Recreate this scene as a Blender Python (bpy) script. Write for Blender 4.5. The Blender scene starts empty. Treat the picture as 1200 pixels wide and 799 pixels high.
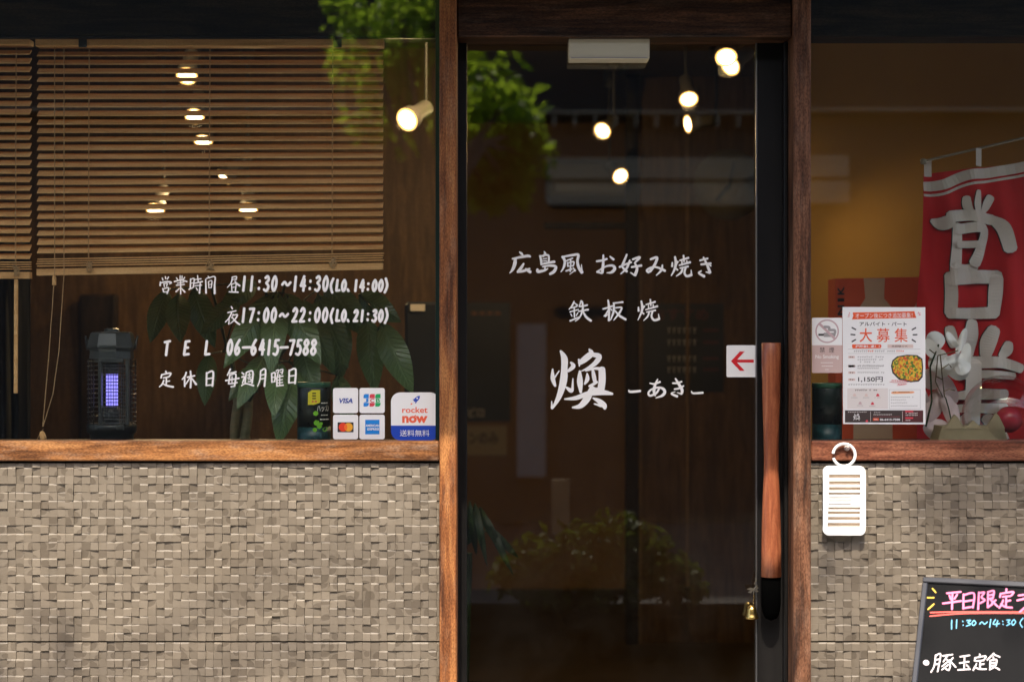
import bpy, math, random
from mathutils import Vector, Matrix
random.seed(7)
sc = bpy.context.scene
COL = sc.collection
R = math.radians
# ------------------------------------------------------------------ camera, sky, sun, exposure
D = 4.6; CZ = 1.33; S = 465.0            # camera distance to the glass, height, photo pixels per metre on the glass
cd = bpy.data.cameras.new('camera'); cam = bpy.data.objects.new('camera', cd); COL.objects.link(cam)
cam.location = (0, -D, CZ); cam.rotation_euler = (R(90), 0, 0)
cd.sensor_width = 36; cd.lens = 36 * D / (1200 / S); cd.clip_end = 400; cd.clip_start = .05
cd.dof.use_dof = True; cd.dof.focus_distance = D; cd.dof.aperture_fstop = 2.8
sc.camera = cam
SUN_EL, SUN_AZ = R(57), R(5)             # a little to the left of straight on
sunv = Vector((-math.sin(SUN_AZ) * math.cos(SUN_EL), -math.cos(SUN_AZ) * math.cos(SUN_EL), math.sin(SUN_EL)))
w = bpy.data.worlds.new('World'); sc.world = w; w.use_nodes = True
nt = w.node_tree; bg = nt.nodes['Background']
sky = nt.nodes.new('ShaderNodeTexSky'); sky.sky_type = 'NISHITA'; sky.sun_disc = False
sky.air_density = .7; sky.dust_density = 3; sky.ozone_density = .3; sky.sun_elevation = SUN_EL; sky.sun_rotation = math.pi + SUN_AZ
nt.links.new(sky.outputs[0], bg.inputs[0]); bg.inputs[1].default_value = .15
sl = bpy.data.lights.new('sun', 'SUN'); sl.energy = 2.6; sl.angle = R(.55); sl.color = (1, .91, .77)
so = bpy.data.objects.new('sun', sl); COL.objects.link(so)
so.rotation_euler = (-sunv).to_track_quat('-Z', 'Y').to_euler()
vs = sc.view_settings; vs.view_transform = 'Standard'; vs.look = 'None'; vs.gamma = 1; vs.exposure = 1.64
try:
    sc.cycles.use_denoising = True; sc.cycles.denoiser = 'OPENIMAGEDENOISE'
    sc.cycles.max_bounces = 8; sc.cycles.transparent_max_bounces = 16; sc.cycles.sample_clamp_indirect = 4
except Exception: pass

def P(px, py, y=0.0):
    """the point at depth y that the photo shows at pixel (px, py)"""
    k = (D + y) / (D * S)
    return Vector(((px - 600) * k, y, CZ + (400 - py) * k))

# ------------------------------------------------------------------ mesh helper
class MB:
    def __init__(s): s.v = []; s.f = []; s.fm = []; s.mats = []; s.cur = 0; s.smooth = False; s.sm = []
    def mat(s, m):
        if m not in s.mats: s.mats.append(m)
        s.cur = s.mats.index(m); return s
    def add(s, vs, fs, smooth=None):
        n = len(s.v); s.v += [Vector(v) for v in vs]
        for f in fs:
            s.f.append([i + n for i in f]); s.fm.append(s.cur); s.sm.append(s.smooth if smooth is None else smooth)
        return n
    def box(s, a, b, bev=0.0, mx=None):
        x0, y0, z0 = (min(a[i], b[i]) for i in range(3)); x1, y1, z1 = (max(a[i], b[i]) for i in range(3))
        if bev <= 0:
            vs = [(x0,y0,z0),(x1,y0,z0),(x1,y1,z0),(x0,y1,z0),(x0,y0,z1),(x1,y0,z1),(x1,y1,z1),(x0,y1,z1)]
            fs = [(0,3,2,1),(4,5,6,7),(0,1,5,4),(1,2,6,5),(2,3,7,6),(3,0,4,7)]
        else:
            e = bev; vs = []; idx = {}
            lo = (x0,y0,z0); hi = (x1,y1,z1)
            for cx in (0,1):
                for cy in (0,1):
                    for cz in (0,1):
                        c = (cx,cy,cz)
                        for ax in range(3):
                            p = [0,0,0]
                            for k in range(3):
                                base = hi[k] if c[k] else lo[k]
                                p[k] = base if k == ax else base + (-e if c[k] else e)
                            idx[(c,ax)] = len(vs); vs.append(tuple(p))
            fs = []
            for ax in range(3):
                o = [k for k in range(3) if k != ax]
                for sd in (0,1):
                    q = []
                    for (u,v) in ((0,0),(1,0),(1,1),(0,1)):
                        c = [0,0,0]; c[ax] = sd; c[o[0]] = u; c[o[1]] = v; q.append(idx[(tuple(c),ax)])
                    flip = (sd == 0) ^ (ax == 1)
                    fs.append(q[::-1] if flip else q)
            for ax in range(3):
                o = [k for k in range(3) if k != ax]
                for u in (0,1):
                    for v in (0,1):
                        c0 = [0,0,0]; c0[o[0]] = u; c0[o[1]] = v; c1 = list(c0); c1[ax] = 1
                        c0 = tuple(c0); c1 = tuple(c1)
                        fs.append([idx[(c0,o[0])], idx[(c1,o[0])], idx[(c1,o[1])], idx[(c0,o[1])]])
            for cx in (0,1):
                for cy in (0,1):
                    for cz in (0,1):
                        c = (cx,cy,cz); fs.append([idx[(c,0)], idx[(c,1)], idx[(c,2)]])
        if mx is not None: vs = [mx @ Vector(v) for v in vs]
        s.add(vs, fs, False)
    def tube(s, pts, r, n=8, caps=True):
        pts = [Vector(p) for p in pts]; rs = r if isinstance(r, (list, tuple)) else [r] * len(pts)
        vs = []; fs = []; prev = None
        for i, p in enumerate(pts):
            t = (pts[min(i+1, len(pts)-1)] - pts[max(i-1, 0)]).normalized()
            if prev is None:
                a = Vector((0,0,1)) if abs(t.z) < .9 else Vector((1,0,0)); u = t.cross(a).normalized()
            else: u = (prev - t * prev.dot(t)).normalized()
            prev = u; v = t.cross(u)
            for k in range(n):
                a = 2 * math.pi * k / n; vs.append(p + (u * math.cos(a) + v * math.sin(a)) * rs[i])
        for i in range(len(pts) - 1):
            for k in range(n):
                a, b = i*n + k, i*n + (k+1) % n; fs.append((a, b, b+n, a+n))
        st = s.add(vs, fs, True)
        if caps:
            s.add(vs[:n], [tuple(range(n))[::-1]], False); s.add(vs[-n:], [tuple(range(n))], False)
    def lathe(s, c, prof, n=24, mx=None, sx=1, sy=1):
        """prof: (radius, height) pairs up the z axis from c"""
        vs = []; fs = []
        for (r, z) in prof:
            for k in range(n):
                a = 2 * math.pi * k / n; p = Vector((r * math.cos(a) * sx, r * math.sin(a) * sy, z))
                if mx is not None: p = mx @ p
                vs.append(Vector(c) + p)
        for i in range(len(prof) - 1):
            for k in range(n):
                a, b = i*n + k, i*n + (k+1) % n; fs.append((a, b, b+n, a+n))
        fs.append(tuple(range(n))[::-1]); m = (len(prof)-1) * n; fs.append(tuple(range(m, m+n)))
        s.add(vs, fs, True)
    def prism(s, poly, off):
        """closed polygon of 3D points, thickened by vector off"""
        n = len(poly); vs = [Vector(p) for p in poly] + [Vector(p) + Vector(off) for p in poly]
        fs = [tuple(range(n)), tuple(range(n, 2*n))[::-1]] + [(i, i+n, (i+1) % n + n, (i+1) % n) for i in range(n)]
        s.add(vs, fs, False)
    def build(s, name, m=None, parent=None, loc=None):
        me = bpy.data.meshes.new(name)
        mats = s.mats or ([m] if m else [])
        if loc is None:
            if parent is not None: loc = parent['_o'] if '_o' in parent else parent.location
            else:
                xs = [v.x for v in s.v]; ys = [v.y for v in s.v]; zs = [v.z for v in s.v]
                loc = ((min(xs)+max(xs))/2, (min(ys)+max(ys))/2, min(zs))
        o3 = Vector(loc)
        me.from_pydata([v - o3 for v in s.v], [], s.f)
        for q in mats: me.materials.append(q)
        me.polygons.foreach_set('material_index', s.fm if s.mats else [0] * len(s.f))
        me.polygons.foreach_set('use_smooth', s.sm); me.update()
        o = bpy.data.objects.new(name, me); COL.objects.link(o)
        o['_o'] = list(o3)
        if parent is not None: o.parent = parent
        else: o.location = o3
        return o

def tag(o, label, cat, group=None, kind=None):
    if label: o['label'] = label
    if cat: o['category'] = cat
    if group: o['group'] = group
    if kind: o['kind'] = kind
    return o
def thing(name, loc, label, cat, group=None):
    o = bpy.data.objects.new(name, None); COL.objects.link(o); o.location = loc; o.empty_display_size = .05
    o['_o'] = list(loc)
    return tag(o, label, cat, group)
def struct(mb, name, m):
    o = mb.build(name, m); o['kind'] = 'structure'; return o

# ------------------------------------------------------------------ materials
def mat(name, color=(.5,.5,.5), rough=.5, metal=0, spec=.5, emit=None, es=0, alpha=None):
    m = bpy.data.materials.new(name); m.use_nodes = True; b = m.node_tree.nodes['Principled BSDF']
    b.inputs['Base Color'].default_value = (*color, 1); b.inputs['Roughness'].default_value = rough
    b.inputs['Metallic'].default_value = metal; b.inputs['Specular IOR Level'].default_value = spec
    if emit: b.inputs['Emission Color'].default_value = (*emit, 1); b.inputs['Emission Strength'].default_value = es
    return m
def N(m, t): return m.node_tree.nodes.new(t)
def L(m, a, b): m.node_tree.links.new(a, b)
def ramp(m, stops):
    r = N(m, 'ShaderNodeValToRGB'); e = r.color_ramp.elements
    while len(e) < len(stops): e.new(.5)
    for k, (p, c) in enumerate(stops): e[k].position = p; e[k].color = (*c, 1)
    return r
def noisy(name, stops, scale=(8,8,8), detail=6, rough=.6, bump=.0, bdist=.002, nscale=1.0, distort=0, spec=.4, rvar=.12):
    """a surface whose own colour wanders between the ramp's stops, with matching roughness and fine relief"""
    m = mat(name, stops[0][1], rough, spec=spec); b = m.node_tree.nodes['Principled BSDF']
    tc = N(m, 'ShaderNodeTexCoord'); mp = N(m, 'ShaderNodeMapping'); mp.inputs['Scale'].default_value = scale
    L(m, tc.outputs['Object'], mp.inputs[0])
    n = N(m, 'ShaderNodeTexNoise'); n.inputs['Scale'].default_value = nscale; n.inputs['Detail'].default_value = detail
    n.inputs['Roughness'].default_value = .65; n.inputs['Distortion'].default_value = distort
    L(m, mp.outputs[0], n.inputs[0]); r = ramp(m, stops); L(m, n.outputs[0], r.inputs[0]); L(m, r.outputs[0], b.inputs['Base Color'])
    mr = N(m, 'ShaderNodeMapRange'); mr.inputs[3].default_value = rough - rvar; mr.inputs[4].default_value = min(1, rough + rvar)
    L(m, n.outputs[0], mr.inputs[0]); L(m, mr.outputs[0], b.inputs['Roughness'])
    if bump:
        bu = N(m, 'ShaderNodeBump'); bu.inputs['Strength'].default_value = bump; bu.inputs['Distance'].default_value = bdist
        L(m, n.outputs[0], bu.inputs['Height']); L(m, bu.outputs[0], b.inputs['Normal'])
    return m
def wood(name, cols, axis='z', rough=.55, grain=220, wear=.5, wearcol=(.3,.22,.16), figure=14, seed=0.0, speck=.8, spec=.2):
    """long grain along AXIS, broad figure, worn paler patches"""
    m = mat(name, cols[0], rough, spec=spec); b = m.node_tree.nodes['Principled BSDF']
    tc = N(m, 'ShaderNodeTexCoord')
    def stretched(a, l):
        mp = N(m, 'ShaderNodeMapping'); s3 = {'x': (l,a,a), 'y': (a,l,a), 'z': (a,a,l)}[axis]
        mp.inputs['Scale'].default_value = s3; mp.inputs['Location'].default_value = (seed, seed*2, seed*3)
        L(m, tc.outputs['Object'], mp.inputs[0]); return mp.outputs[0]
    n1 = N(m, 'ShaderNodeTexNoise'); n1.inputs['Scale'].default_value = 1; n1.inputs['Detail'].default_value = 5; n1.inputs['Distortion'].default_value = .4
    L(m, stretched(grain, grain*.03), n1.inputs[0])
    n2 = N(m, 'ShaderNodeTexNoise'); n2.inputs['Scale'].default_value = 1; n2.inputs['Detail'].default_value = 4; n2.inputs['Distortion'].default_value = 1.2
    L(m, stretched(figure*2.2, figure*.25), n2.inputs[0])
    mx = N(m, 'ShaderNodeMix'); mx.data_type = 'FLOAT'; mx.inputs[0].default_value = .72
    L(m, n1.outputs[0], mx.inputs[2]); L(m, n2.outputs[0], mx.inputs[3])
    r = ramp(m, [(.36, cols[0]), (.5, cols[1]), (.63, cols[2])]); L(m, mx.outputs[0], r.inputs[0])
    n3 = N(m, 'ShaderNodeTexNoise'); n3.inputs['Scale'].default_value = 1; n3.inputs['Detail'].default_value = 8; n3.inputs['Roughness'].default_value = .75
    L(m, stretched(38, 9), n3.inputs[0]); r3 = ramp(m, [(.5, (0,0,0)), (.72, (1,1,1))]); L(m, n3.outputs[0], r3.inputs[0])
    mul = N(m, 'ShaderNodeMath'); mul.operation = 'MULTIPLY'; mul.inputs[1].default_value = wear; L(m, r3.outputs[0], mul.inputs[0])
    mc = N(m, 'ShaderNodeMix'); mc.data_type = 'RGBA'; L(m, mul.outputs[0], mc.inputs[0]); L(m, r.outputs[0], mc.inputs[6]); mc.inputs[7].default_value = (*wearcol, 1)
    n4 = N(m, 'ShaderNodeTexNoise'); n4.inputs['Scale'].default_value = 1; n4.inputs['Detail'].default_value = 3
    L(m, stretched(420, 150), n4.inputs[0]); r4 = ramp(m, [(.36,(.55,.5,.46)),(.62,(1.28,1.28,1.28))]); L(m, n4.outputs[0], r4.inputs[0])
    ms = N(m, 'ShaderNodeMix'); ms.data_type = 'RGBA'; ms.blend_type = 'MULTIPLY'; ms.inputs[0].default_value = speck; L(m, mc.outputs[2], ms.inputs[6]); L(m, r4.outputs[0], ms.inputs[7])
    L(m, ms.outputs[2], b.inputs['Base Color'])
    bu = N(m, 'ShaderNodeBump'); bu.inputs['Strength'].default_value = .5; bu.inputs['Distance'].default_value = .0012
    L(m, mx.outputs[0], bu.inputs['Height']); L(m, bu.outputs[0], b.inputs['Normal'])
    return m
def glass(name, f0=.05, tint=(.93,.95,.93), dirt=.012):
    """clear pane: see-through with a Schlick mirror layer and a trace of dust"""
    m = bpy.data.materials.new(name); m.use_nodes = True; t = m.node_tree; t.nodes.clear()
    out = N(m, 'ShaderNodeOutputMaterial'); tr = N(m, 'ShaderNodeBsdfTransparent'); tr.inputs[0].default_value = (*tint, 1)
    gl = N(m, 'ShaderNodeBsdfGlossy'); gl.inputs['Roughness'].default_value = .004; gl.inputs[0].default_value = (1,1,1,1)
    df = N(m, 'ShaderNodeBsdfDiffuse'); df.inputs[0].default_value = (.5,.5,.48,1)
    ge = N(m, 'ShaderNodeNewGeometry'); dot = N(m, 'ShaderNodeVectorMath'); dot.operation = 'DOT_PRODUCT'
    L(m, ge.outputs['Incoming'], dot.inputs[0]); L(m, ge.outputs['Normal'], dot.inputs[1])
    ab = N(m, 'ShaderNodeMath'); ab.operation = 'ABSOLUTE'; L(m, dot.outputs['Value'], ab.inputs[0])
    om = N(m, 'ShaderNodeMath'); om.operation = 'SUBTRACT'; om.inputs[0].default_value = 1; L(m, ab.outputs[0], om.inputs[1])
    pw = N(m, 'ShaderNodeMath'); pw.operation = 'POWER'; pw.inputs[1].default_value = 5; L(m, om.outputs[0], pw.inputs[0])
    ma = N(m, 'ShaderNodeMath'); ma.operation = 'MULTIPLY_ADD'; ma.inputs[1].default_value = 1 - f0; ma.inputs[2].default_value = f0
    L(m, pw.outputs[0], ma.inputs[0])
    m1 = N(m, 'ShaderNodeMixShader'); L(m, ma.outputs[0], m1.inputs[0]); L(m, tr.outputs[0], m1.inputs[1]); L(m, gl.outputs[0], m1.inputs[2])
    tc = N(m, 'ShaderNodeTexCoord'); no = N(m, 'ShaderNodeTexNoise'); no.inputs['Scale'].default_value = 3; no.inputs['Detail'].default_value = 8; no.inputs['Roughness'].default_value = .7
    L(m, tc.outputs['Object'], no.inputs[0]); rr = ramp(m, [(.4, (0,0,0)), (.8, (1,1,1))]); L(m, no.outputs[0], rr.inputs[0])
    mu = N(m, 'ShaderNodeMath'); mu.operation = 'MULTIPLY'; mu.inputs[1].default_value = dirt; L(m, rr.outputs[0], mu.inputs[0])
    m2 = N(m, 'ShaderNodeMixShader'); L(m, mu.outputs[0], m2.inputs[0]); L(m, m1.outputs[0], m2.inputs[1]); L(m, df.outputs[0], m2.inputs[2])
    L(m, m2.outputs[0], out.inputs[0]); return m

M = {}
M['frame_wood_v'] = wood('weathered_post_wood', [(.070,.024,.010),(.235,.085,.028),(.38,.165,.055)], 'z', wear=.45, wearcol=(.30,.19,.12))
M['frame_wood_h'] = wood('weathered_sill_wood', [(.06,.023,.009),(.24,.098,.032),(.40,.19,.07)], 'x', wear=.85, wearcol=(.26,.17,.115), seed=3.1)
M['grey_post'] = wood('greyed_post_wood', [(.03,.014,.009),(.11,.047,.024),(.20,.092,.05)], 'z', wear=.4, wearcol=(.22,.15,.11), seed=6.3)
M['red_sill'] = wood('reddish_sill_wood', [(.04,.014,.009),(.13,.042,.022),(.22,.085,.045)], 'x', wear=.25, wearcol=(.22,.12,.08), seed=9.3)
M['dark_beam'] = wood('dark_beam_wood', [(.009,.004,.002),(.036,.015,.006),(.08,.034,.014)], 'x', wear=.1, seed=1.7)
M['char_beam'] = wood('charred_beam_wood', [(.008,.006,.003),(.022,.015,.008),(.045,.030,.014)], 'x', rough=.8, wear=.15, wearcol=(.05,.038,.02), seed=5.2)
M['handle'] = wood('oiled_handle_wood', [(.17,.048,.022),(.26,.078,.034),(.35,.125,.056)], 'z', rough=.32, grain=160, wear=0, figure=30, seed=.6, speck=.25, spec=.4)
M['blind'] = wood('blind_wood', [(.60,.325,.125),(.70,.405,.165),(.78,.48,.215)], 'x', rough=.5, grain=160, wear=0, speck=.2)
M['blind_rail'] = wood('blind_rail_wood', [(.58,.315,.125),(.67,.39,.165),(.76,.46,.21)], 'x', rough=.5, grain=160, wear=0, speck=.2, seed=2)
M['cord'] = mat('cord_cotton', (.42,.27,.13), .9)
M['black'] = noisy('black_aluminium', [(.3,(.004,.0035,.0035)),(.7,(.008,.007,.0065))], (20,20,3), rough=.45, spec=.25)
M['black_matt'] = mat('black_rubber', (.001,.001,.001), 1, spec=0)
M['edge_glass'] = mat('green_glass_edge', (.015,.03,.025), .15)
M['silver'] = mat('brushed_aluminium', (.35,.35,.36), .35, 1)
M['white_vinyl'] = mat('white_vinyl', (.86,.835,.79), .5)
M['glass'] = glass('window_glass', .075, dirt=.006)
M['door_glass'] = glass('door_glass', .085, (.86,.86,.82), dirt=.006)
M['cream'] = noisy('cream_plastic', [(.3,(.55,.50,.36)),(.7,(.6,.55,.41))], (3,3,3), rough=.45)
M['brass'] = mat('brass', (.55,.38,.12), .28, 1)
M['pewter'] = mat('old_pewter', (.3,.27,.22), .4, 1)
M['red'] = mat('red_print', (.62,.006,.012), .5)
M['plastic_black'] = noisy('black_plastic', [(.3,(.010,.011,.011)),(.7,(.018,.020,.020))], (30,30,30), rough=.35)
M['plastic_grey'] = mat('satin_grey_plastic', (.05,.055,.055), .28)
M['steel_wire'] = mat('steel_wire', (.35,.34,.32), .35, 1)
M['uv'] = mat('ultraviolet_tube', (.2,.2,.5), .4, emit=(.26,.22,1.0), es=.75)
M['white_plastic'] = mat('white_plastic', (.80,.785,.755), .45)
M['paper'] = noisy('poster_paper', [(.3,(.76,.745,.72)),(.7,(.80,.785,.76))], (6,6,6), rough=.6)
M['orange_print'] = mat('orange_print', (.72,.09,.02), .55)
M['black_print'] = mat('black_print', (.03,.028,.027), .55)
M['grey_print'] = mat('grey_print', (.32,.30,.29), .6)
M['pink_print'] = mat('pale_pink_print', (.66,.50,.44), .6)
M['salmon_print'] = mat('salmon_print', (.80,.36,.16), .6)
M['panel_print'] = mat('beige_panel_print', (.68,.62,.58), .6)
M['brown_print'] = mat('dark_brown_print', (.045,.030,.026), .55)
M['maroon_print'] = mat('maroon_print', (.075,.016,.016), .55)
M['blue_print'] = mat('blue_print', (.01,.055,.42), .45)
M['logo_blue'] = mat('bright_blue_print', (.01,.21,.62), .45)
M['logo_navy'] = mat('navy_print', (.02,.06,.32), .45)
M['logo_red'] = mat('crimson_print', (.62,.05,.07), .45)
M['logo_green'] = mat('green_print', (.01,.36,.10), .45)
M['mc_red'] = mat('scarlet_print', (.75,.05,.015), .45)
M['mc_yellow'] = mat('amber_print', (.85,.38,.03), .45)
M['mc_mid'] = mat('orange_overlap_print', (.85,.16,.02), .45)
M['rocket_orange'] = mat('vermilion_print', (.80,.12,.05), .45)
M['sign_pink'] = mat('dusty_pink_print', (.56,.40,.36), .5)
M['ring_pink'] = mat('faded_red_print', (.52,.36,.36), .5)
M['chalkboard'] = noisy('black_chalkboard', [(.25,(.006,.006,.0065)),(.75,(.010,.010,.0105))], (5,5,5), rough=.85, spec=.12, rvar=.05)
M['board_frame'] = mat('dark_board_frame', (.022,.023,.028), .35)
M['ink_pink'] = mat('pink_marker', (.85,.20,.38), .6)
M['ink_white'] = mat('white_marker', (.78,.70,.72), .6)
M['ink_red'] = mat('red_marker', (.72,.08,.06), .6)
M['ink_yellow'] = mat('yellow_marker', (.82,.52,.05), .6)
M['ink_blue'] = mat('sky_blue_marker', (.16,.50,.74), .6)

# ------------------------------------------------------------------ lettering helpers (all map photo pixels onto a real surface)
def resample(st, step=6):
    if len(st[0]) == 2: st = [(x, y, 1) for x, y in st]
    out = []
    n = len(st)
    if n == 2:
        for k in range(step + 1):
            t = k / step; out.append(tuple(st[0][i] + (st[1][i] - st[0][i]) * t for i in range(3)))
        return out
    for i in range(n - 1):
        p0, p1, p2, p3 = st[max(i-1,0)], st[i], st[i+1], st[min(i+2,n-1)]
        for k in range(step + (1 if i == n-2 else 0)):
            t = k / step
            out.append(tuple(.5*((2*p1[j]) + (-p0[j]+p2[j])*t + (2*p0[j]-5*p1[j]+4*p2[j]-p3[j])*t*t + (-p0[j]+3*p1[j]-3*p2[j]+p3[j])*t**3) for j in range(3)))
    return out
def face_out(mb, vs, fs):
    """add flat print with its faces turned towards the street"""
    eye = Vector((0, -D, CZ)); out = []
    for f in fs:
        p = [Vector(vs[i]) for i in f]; n = Vector((0,0,0))
        for i in range(len(p)): n += p[i].cross(p[(i+1) % len(p)])
        out.append(tuple(f) if n.dot(eye - p[0]) > 0 else tuple(reversed(f)))
    mb.add(vs, out, False)
def strokes(mb, sts, x0, y0, s, mp, w=None, ws=1.0, cap=.35):
    """brush strokes: lists of (x, y[, width]) in enlarged-crop units; each becomes a flat ribbon with rounded ends"""
    for q, st in enumerate(sts):
        if w is not None or len(st[0]) == 2: st = [(p[0], p[1], (p[2] if len(p) > 2 else (w or 10))) for p in st]
        pts = resample(st); lift = .0002 + .00012 * (q % 9)
        n = len(pts); vs = []; fs = []
        def put(x, y, k): vs.append(mp(x0 + x / s, y0 + y / s, lift + k * .000002))
        for i, (x, y, wd) in enumerate(pts):
            a, b = pts[max(i-1,0)], pts[min(i+1,n-1)]; dx, dy = b[0]-a[0], b[1]-a[1]; l = math.hypot(dx, dy) or 1
            nx, ny = -dy/l, dx/l; h = max(wd, 3) * ws * .5
            put(x + nx*h, y + ny*h, i); put(x - nx*h, y - ny*h, i)
        for i in range(n - 1): fs.append((2*i, 2*i+1, 2*i+3, 2*i+2))
        for end in (0, 1):
            i = 0 if end == 0 else n-1; j = 1 if end == 0 else n-2
            x, y, wd = pts[i]; dx, dy = x-pts[j][0], y-pts[j][1]; l = math.hypot(dx, dy) or 1; dx /= l; dy /= l; h = max(wd,3)*ws*.5
            c = 2*i; base = len(vs)
            for k in (1,2,3):
                a = math.pi*k/4; ca, sa = math.cos(a), math.sin(a)
                sg = 1 if end == 1 else -1
                put(x + (-dy*sg)*h*ca + dx*h*sa*cap*2, y + (dx*sg)*h*ca + dy*h*sa*cap*2, i)
            fs.append((c, base, base+1, base+2, c+1) if end == 1 else (c, base, base+1, base+2, c+1))
        face_out(mb, vs, fs)
def flat(mb, poly, mp, lift=.0003):
    face_out(mb, [mp(x, y, lift) for x, y in poly], [tuple(range(len(poly)))])
def rrect(x0, y0, x1, y1, r, n=6):
    out = []
    for cx, cy, a0 in ((x1-r,y0+r,-90),(x1-r,y1-r,0),(x0+r,y1-r,90),(x0+r,y0+r,180)):
        for k in range(n+1):
            a = R(a0 + 90*k/n); out.append((cx + r*math.cos(a), cy + r*math.sin(a)))
    return out
def disc(cx, cy, rx, ry=None, n=28):
    ry = ry or rx; return [(cx + rx*math.cos(2*math.pi*k/n), cy + ry*math.sin(2*math.pi*k/n)) for k in range(n)]
def txt(mb, s, bb, mp, lift=.0005, bold=0.0, shear=0.0, rise=0.0):
    """type set with the built-in font, fitted to the pixel box bb = x0, y0, x1, y1"""
    cu = bpy.data.curves.new('type', 'FONT'); cu.body = s; cu.offset = bold; cu.resolution_u = 3
    o = bpy.data.objects.new('type', cu); COL.objects.link(o)
    dg = bpy.context.evaluated_depsgraph_get(); ev = o.evaluated_get(dg); me = ev.to_mesh()
    vs = [(v.co.x, v.co.y) for v in me.vertices]; fs = [tuple(p.vertices) for p in me.polygons]
    ev.to_mesh_clear(); bpy.data.objects.remove(o); bpy.data.curves.remove(cu)
    if not vs: return
    xa, xb = min(v[0] for v in vs), max(v[0] for v in vs); ya, yb = min(v[1] for v in vs), max(v[1] for v in vs)
    X0, Y0, X1, Y1 = bb; out = []
    for x, y in vs:
        u = (x-xa)/(xb-xa); t = (y-ya)/((yb-ya) or 1)
        px = X0 + u*(X1-X0) + shear*(t-.5)*(Y1-Y0); py = Y1 - t*(Y1-Y0) - rise*(u-.5)*(X1-X0)
        out.append(mp(px, py, lift))
    face_out(mb, out, fs)
def plane_map(y): return lambda px, py, l=0: P(px, py, y - l)
CH = {'0': [[(.5,0),(.12,.3),(.1,.7),(.5,1),(.88,.7),(.9,.3),(.5,0)]], 'O': [[(.5,0),(.12,.3),(.1,.7),(.5,1),(.88,.7),(.9,.3),(.5,0)]],
 '1': [[(.5,.02),(.5,1)]], '2': [[(.1,.22),(.45,.0),(.88,.2),(.6,.6),(.08,.97)],[(.08,.97),(.98,.95)]],
 '3': [[(.12,.12),(.55,0),(.85,.22),(.4,.46)],[(.4,.46),(.92,.7),(.55,1),(.02,.9)]], '4': [[(.6,0),(.05,.66)],[(.05,.66),(1,.66)],[(.72,.2),(.7,1)]],
 '5': [[(.9,.02),(.25,.03)],[(.25,.03),(.18,.44)],[(.18,.44),(.6,.38),(.92,.68),(.55,1),(.02,.93)]],
 '6': [[(.8,.0),(.3,.35),(.08,.72),(.45,1),(.92,.76),(.6,.5),(.14,.7)]], '7': [[(.05,.06),(.95,.03)],[(.95,.03),(.4,1)]],
 '8': [[(.5,.46),(.1,.22),(.5,0),(.9,.22),(.5,.46)],[(.5,.46),(.04,.76),(.5,1),(.96,.76),(.5,.46)]],
 'L': [[(.2,0),(.15,.95)],[(.15,.95),(.95,.92)]], 'T': [[(.0,.08),(1,.0)],[(.55,.05),(.5,1)]], 'E': [[(.2,.02),(.1,.96)],[(.2,.04),(.9,.0)],[(.15,.48),(.75,.46)],[(.1,.97),(1,.92)]],
 '-': [[(-.3,.52),(1.3,.5)]], '~': [[(-.35,.58),(.15,.40),(.8,.62),(1.4,.42)]], '(': [[(.75,0),(.25,.5),(.75,1)]], ')': [[(.25,0),(.75,.5),(.25,1)]],
 '.': [[(.25,.84),(.5,1)]], ':': [[(.5,.30),(.5,.38)],[(.5,.80),(.5,.88)]]}
def figures(mb, chars, y0, y1, wd, mp, sw=2.5, slant=.10):
    """condensed slanted figures; chars = (character, centre x)"""
    for c, cx in chars:
        h = y1 - y0; ya, yb = (y0 - h*.13, y1 + h*.13) if c in '()' else (y0, y1); hh = yb - ya
        st = [[(cx + (x-.5)*wd + (.5-y)*h*slant, ya + y*hh, sw*(1.25 if c in ':.' else 1) * (1 if i else .85)) for i, (x, y) in enumerate(k)] for k in CH[c]]
        strokes(mb, st, 0, 0, 1, mp, cap=.45)

# ================================================================== THE SETTING
M['asphalt'] = noisy('asphalt', [(.3,(.022,.021,.020)),(.7,(.04,.038,.036))], (30,30,30), rough=.85, bump=.3)
M['paving'] = noisy('concrete_paving', [(.3,(.22,.21,.2)),(.7,(.32,.31,.29))], (5,5,5), rough=.8, bump=.2)
M['floor_in'] = noisy('dark_shop_floor', [(.3,(.05,.035,.022)),(.7,(.08,.055,.035))], (3,3,3), rough=.5)
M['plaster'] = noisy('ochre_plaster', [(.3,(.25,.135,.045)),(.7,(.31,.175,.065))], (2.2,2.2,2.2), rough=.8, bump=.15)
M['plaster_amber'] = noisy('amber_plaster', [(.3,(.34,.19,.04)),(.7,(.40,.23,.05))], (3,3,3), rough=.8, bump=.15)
M['brown_board'] = wood('brown_wall_board', [(.05,.028,.012),(.08,.045,.019),(.11,.062,.027)], 'z', wear=.1, wearcol=(.17,.1,.05), seed=4)
M['ceiling'] = noisy('brown_ceiling', [(.3,(.12,.085,.05)),(.7,(.17,.12,.075))], (2,2,2), rough=.85)
M['dark_wood'] = wood('dark_inner_wood', [(.008,.005,.003),(.018,.011,.006),(.03,.018,.01)], 'z', wear=0, seed=7)
M['trim_wood'] = wood('pale_trim_wood', [(.10,.062,.03),(.15,.095,.046),(.2,.125,.06)], 'z', wear=0, seed=8)
M['dark_shelf'] = wood('dark_shelf_wood', [(.012,.007,.004),(.022,.013,.007),(.035,.021,.011)], 'x', wear=0, seed=7)
PIL = -.042; SILL = -.035; TILE = -.022; GY = 0.0; DY = .09     # depth of pillar face, sill face, tiles, window glass, door glass

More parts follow.
